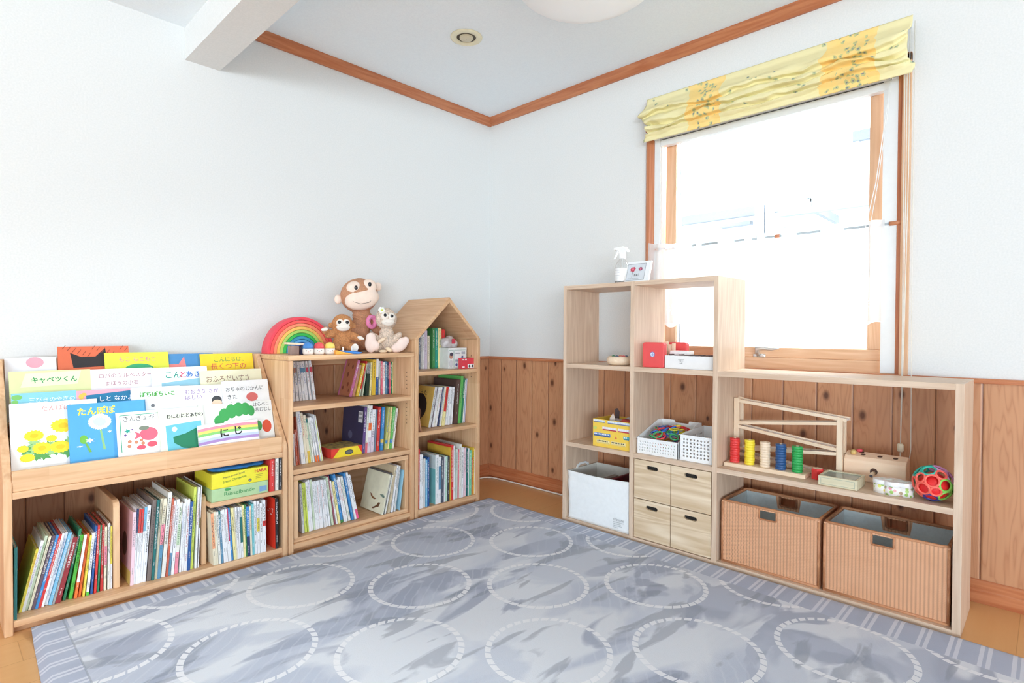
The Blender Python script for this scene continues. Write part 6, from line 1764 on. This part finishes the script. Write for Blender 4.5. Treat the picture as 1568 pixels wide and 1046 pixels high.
t = thing('glass_top_tray', 'flat pale wooden box with a mirrored glass top at the shelf edge', 'box', (-.365, -2.147, Z4), RW)
bw, bd, bh = .127, .118, .035
MB().plate([[(0, 0), (bw, 0), (bw, bd), (0, bd)], [(.008, .008), (bw-.008, .008), (bw-.008, bd-.008), (.008, bd-.008)]], .0, bh, 'z').build('frame', wood('celadon_maple', (226, 222, 196), (208, 200, 170), 'x'), t, .001)
bx(.008, bw-.008, .008, bd-.008, .02, bh-.004).build('inner_panel', plain((150, 170, 166), .15, .15, 20), t)
MB().plate([[(.008, .005), (bw-.008, .005), (bw-.008, bh-.006), (.008, bh-.006)], [(.0095, .0065), (bw-.0095, .0065), (bw-.0095, bh-.0075), (.0095, bh-.0075)]], -.0004, .0001).build('front_line', plain((170, 176, 158), .6), t)
t = thing('pounding_box', 'pale wooden pounding box with round holes and a peg behind the flower tin', 'toy', (-.205, -2.192, Z4), RW)
pw_ = wood('cedar_toy', (250, 230, 204), (238, 202, 172), 'x', fine=50, contrast=.7)
pro = [(0, 0), (.072, 0), (.072, .085), (.066, .1), (.058, .104), (.012, .092), (.002, .08), (0, .07)]
o = MB().prism(pro, 0, .2, 'x').build('body', pw_, t, .003)
hl = plain((84, 60, 48), .8)
MB().disc(.1, .044, .0125, .0125, -.0006, 24).build('front_hole', hl, t)
tp = MB()
def top_disc(x, y):
    z = .092 + (y-.012)*(.012/.046)+.0006
    n = 16
    tp.add([(x+.0085*math.cos(2*PI*k_/n), y+.0085*math.sin(2*PI*k_/n), z+.0085*math.sin(2*PI*k_/n)*.26) for k_ in range(n)], [tuple(range(n))])
for x in (.058, .113, .162): top_disc(x, .032)
top_disc(.05, .05)
tp.build('top_hole', hl, t)
MB().lathe([(.001, 0), (.0095, 0), (.0105, .005), (.009, .012), (.004, .016), (.001, .0165)], 16, c=(.026, .03, .096)).build('yellow_peg', plain((222, 190, 120), .5), t)
MB().ell((.042, .052, .108), (.011, .009, .007)).build('red_peg', plain((222, 84, 96), .5), t)
MB().tube([(.1, .006, .04), (.096, -.022, .031)], .0075, 12).build('front_peg', toyw('y'), t)
MB().tube([(.0962, -.0215, .0312), (.0959, -.0235, .0305)], .0055, 12).build('peg_end', plain((100, 106, 126), .5), t)

t = thing('flower_tin', 'small scalloped tin with white lid and leaf print', 'tin', (-.313, -2.372, Z4), RW)
def scallop(r0, n=84, lobes=((-.032, 0), (0, -.009), (.032, 0), (0, .012))):
    pts = []
    for q in range(n):
        a = 2*PI*q/n; dx, dy = math.cos(a), math.sin(a)
        best = 0
        for lx, ly in lobes:
            b_ = dx*lx+dy*ly; c_ = lx*lx+ly*ly-r0*r0
            dsc = b_*b_-c_
            if dsc > 0: best = max(best, b_+math.sqrt(dsc))
        pts.append((best*dx, best*dy))
    return pts
tin_m, nt, b = new_mat('leaf_print_tin')
tc = N(nt, 'ShaderNodeTexCoord'); vo = N(nt, 'ShaderNodeTexVoronoi'); vo.inputs['Scale'].default_value = 70; nt.links.new(tc.outputs['Object'], vo.inputs['Vector'])
sv = N(nt, 'ShaderNodeSeparateXYZ'); nt.links.new(vo.outputs['Color'], sv.inputs[0])
lc = ramp(nt, [(.0, (150, 200, 110)), (.35, (196, 222, 130)), (.6, (240, 226, 120)), (.8, (236, 160, 176)), (1, (120, 180, 100))]); nt.links.new(sv.outputs[0], lc.inputs[0])
nt.links.new(mixc(nt, math_n(nt, 'GREATER_THAN', vo.outputs['Distance'], .42), lc.outputs[0], lin((240, 240, 238))), b.inputs['Base Color']); b.inputs['Roughness'].default_value = .35
MB().prism(scallop(.0275), 0, .032, 'z', True).build('body', tin_m, t)
MB().prism(scallop(.029), .031, .047, 'z', True).build('lid', plain((240, 243, 246), .3), t, .002)
MB().tube([(-.04, .004, .0474), (-.02, -.004, .0474), (-.005, .004, .0474)], .0012, 5).tube([(.005, -.006, .0474), (.025, .002, .0474), (.045, -.006, .0474)], .0012, 5).build('lid_relief', plain((206, 222, 214), .4), t)

# open lattice ball with a red ball inside
t = thing('lattice_ball', 'red ball inside a multicoloured open lattice ball by the right end', 'toy', (-.318, -2.485, Z4+.0605))
RB = .056
phi = (1+5**.5)/2
ico = [Vector(v).normalized() for v in ((0, 1, phi), (0, -1, phi), (0, 1, -phi), (0, -1, -phi), (1, phi, 0), (-1, phi, 0), (1, -phi, 0), (-1, -phi, 0), (phi, 0, 1), (-phi, 0, 1), (phi, 0, -1), (-phi, 0, -1))]
fc = []
for i in range(12):
    for j in range(i+1, 12):
        for k_ in range(j+1, 12):
            if all(a.dot(b) > .4 for a, b in ((ico[i], ico[j]), (ico[j], ico[k_]), (ico[i], ico[k_]))): fc.append((ico[i]+ico[j]+ico[k_]).normalized())
tilt = Euler((R(18), R(12), R(25))).to_matrix()
grp = {}
for d_, half in [(tilt @ v, 15.5) for v in ico] + [(tilt @ v, 20.0) for v in fc]:
    # colour by where the ring faces (object space: viewer roughly along -x -y)
    vw = Vector((-.95, -.12, .2)).normalized(); right = Vector((.12, -.99, 0))
    f_, r_, u_ = d_.dot(vw), d_.dot(right), d_.z
    if u_ < -.72: cn = 'navy'
    elif u_ > .4 and r_ < -.05 and f_ < .72: cn = 'teal'
    elif u_ > .38 and r_ >= -.05 and f_ < .68: cn = 'lavender'
    elif r_ > .42: cn = 'green'
    elif f_ > -.2: cn = 'coral'
    else: cn = 'teal'
    grp.setdefault(cn, []).append((d_, half))
LC = {'navy': (50, 62, 140), 'teal': (52, 186, 166), 'lavender': (216, 156, 214), 'green': (140, 214, 96), 'coral': (252, 110, 96)}
for cn, lst in grp.items():
    mb = MB()
    for d_, half in lst:
        a = d_.orthogonal().normalized(); b_ = d_.cross(a)
        ch, sh2 = math.cos(R(half)), math.sin(R(half))
        mb.tube([(d_*ch + (a*math.cos(q*PI/14)+b_*math.sin(q*PI/14))*sh2)*RB for q in range(28)], .0036, 8, closed=True)
    o = mb.build('lattice_ring', plain(LC[cn], .3), t); o['label'] = '%s lattice rings' % cn
MB().ell((-.009, -.002, -.008), (.0445, .0445, .0445), 32, 20).build('inner_ball', plain((226, 36, 40), .35, .06, 20), t)
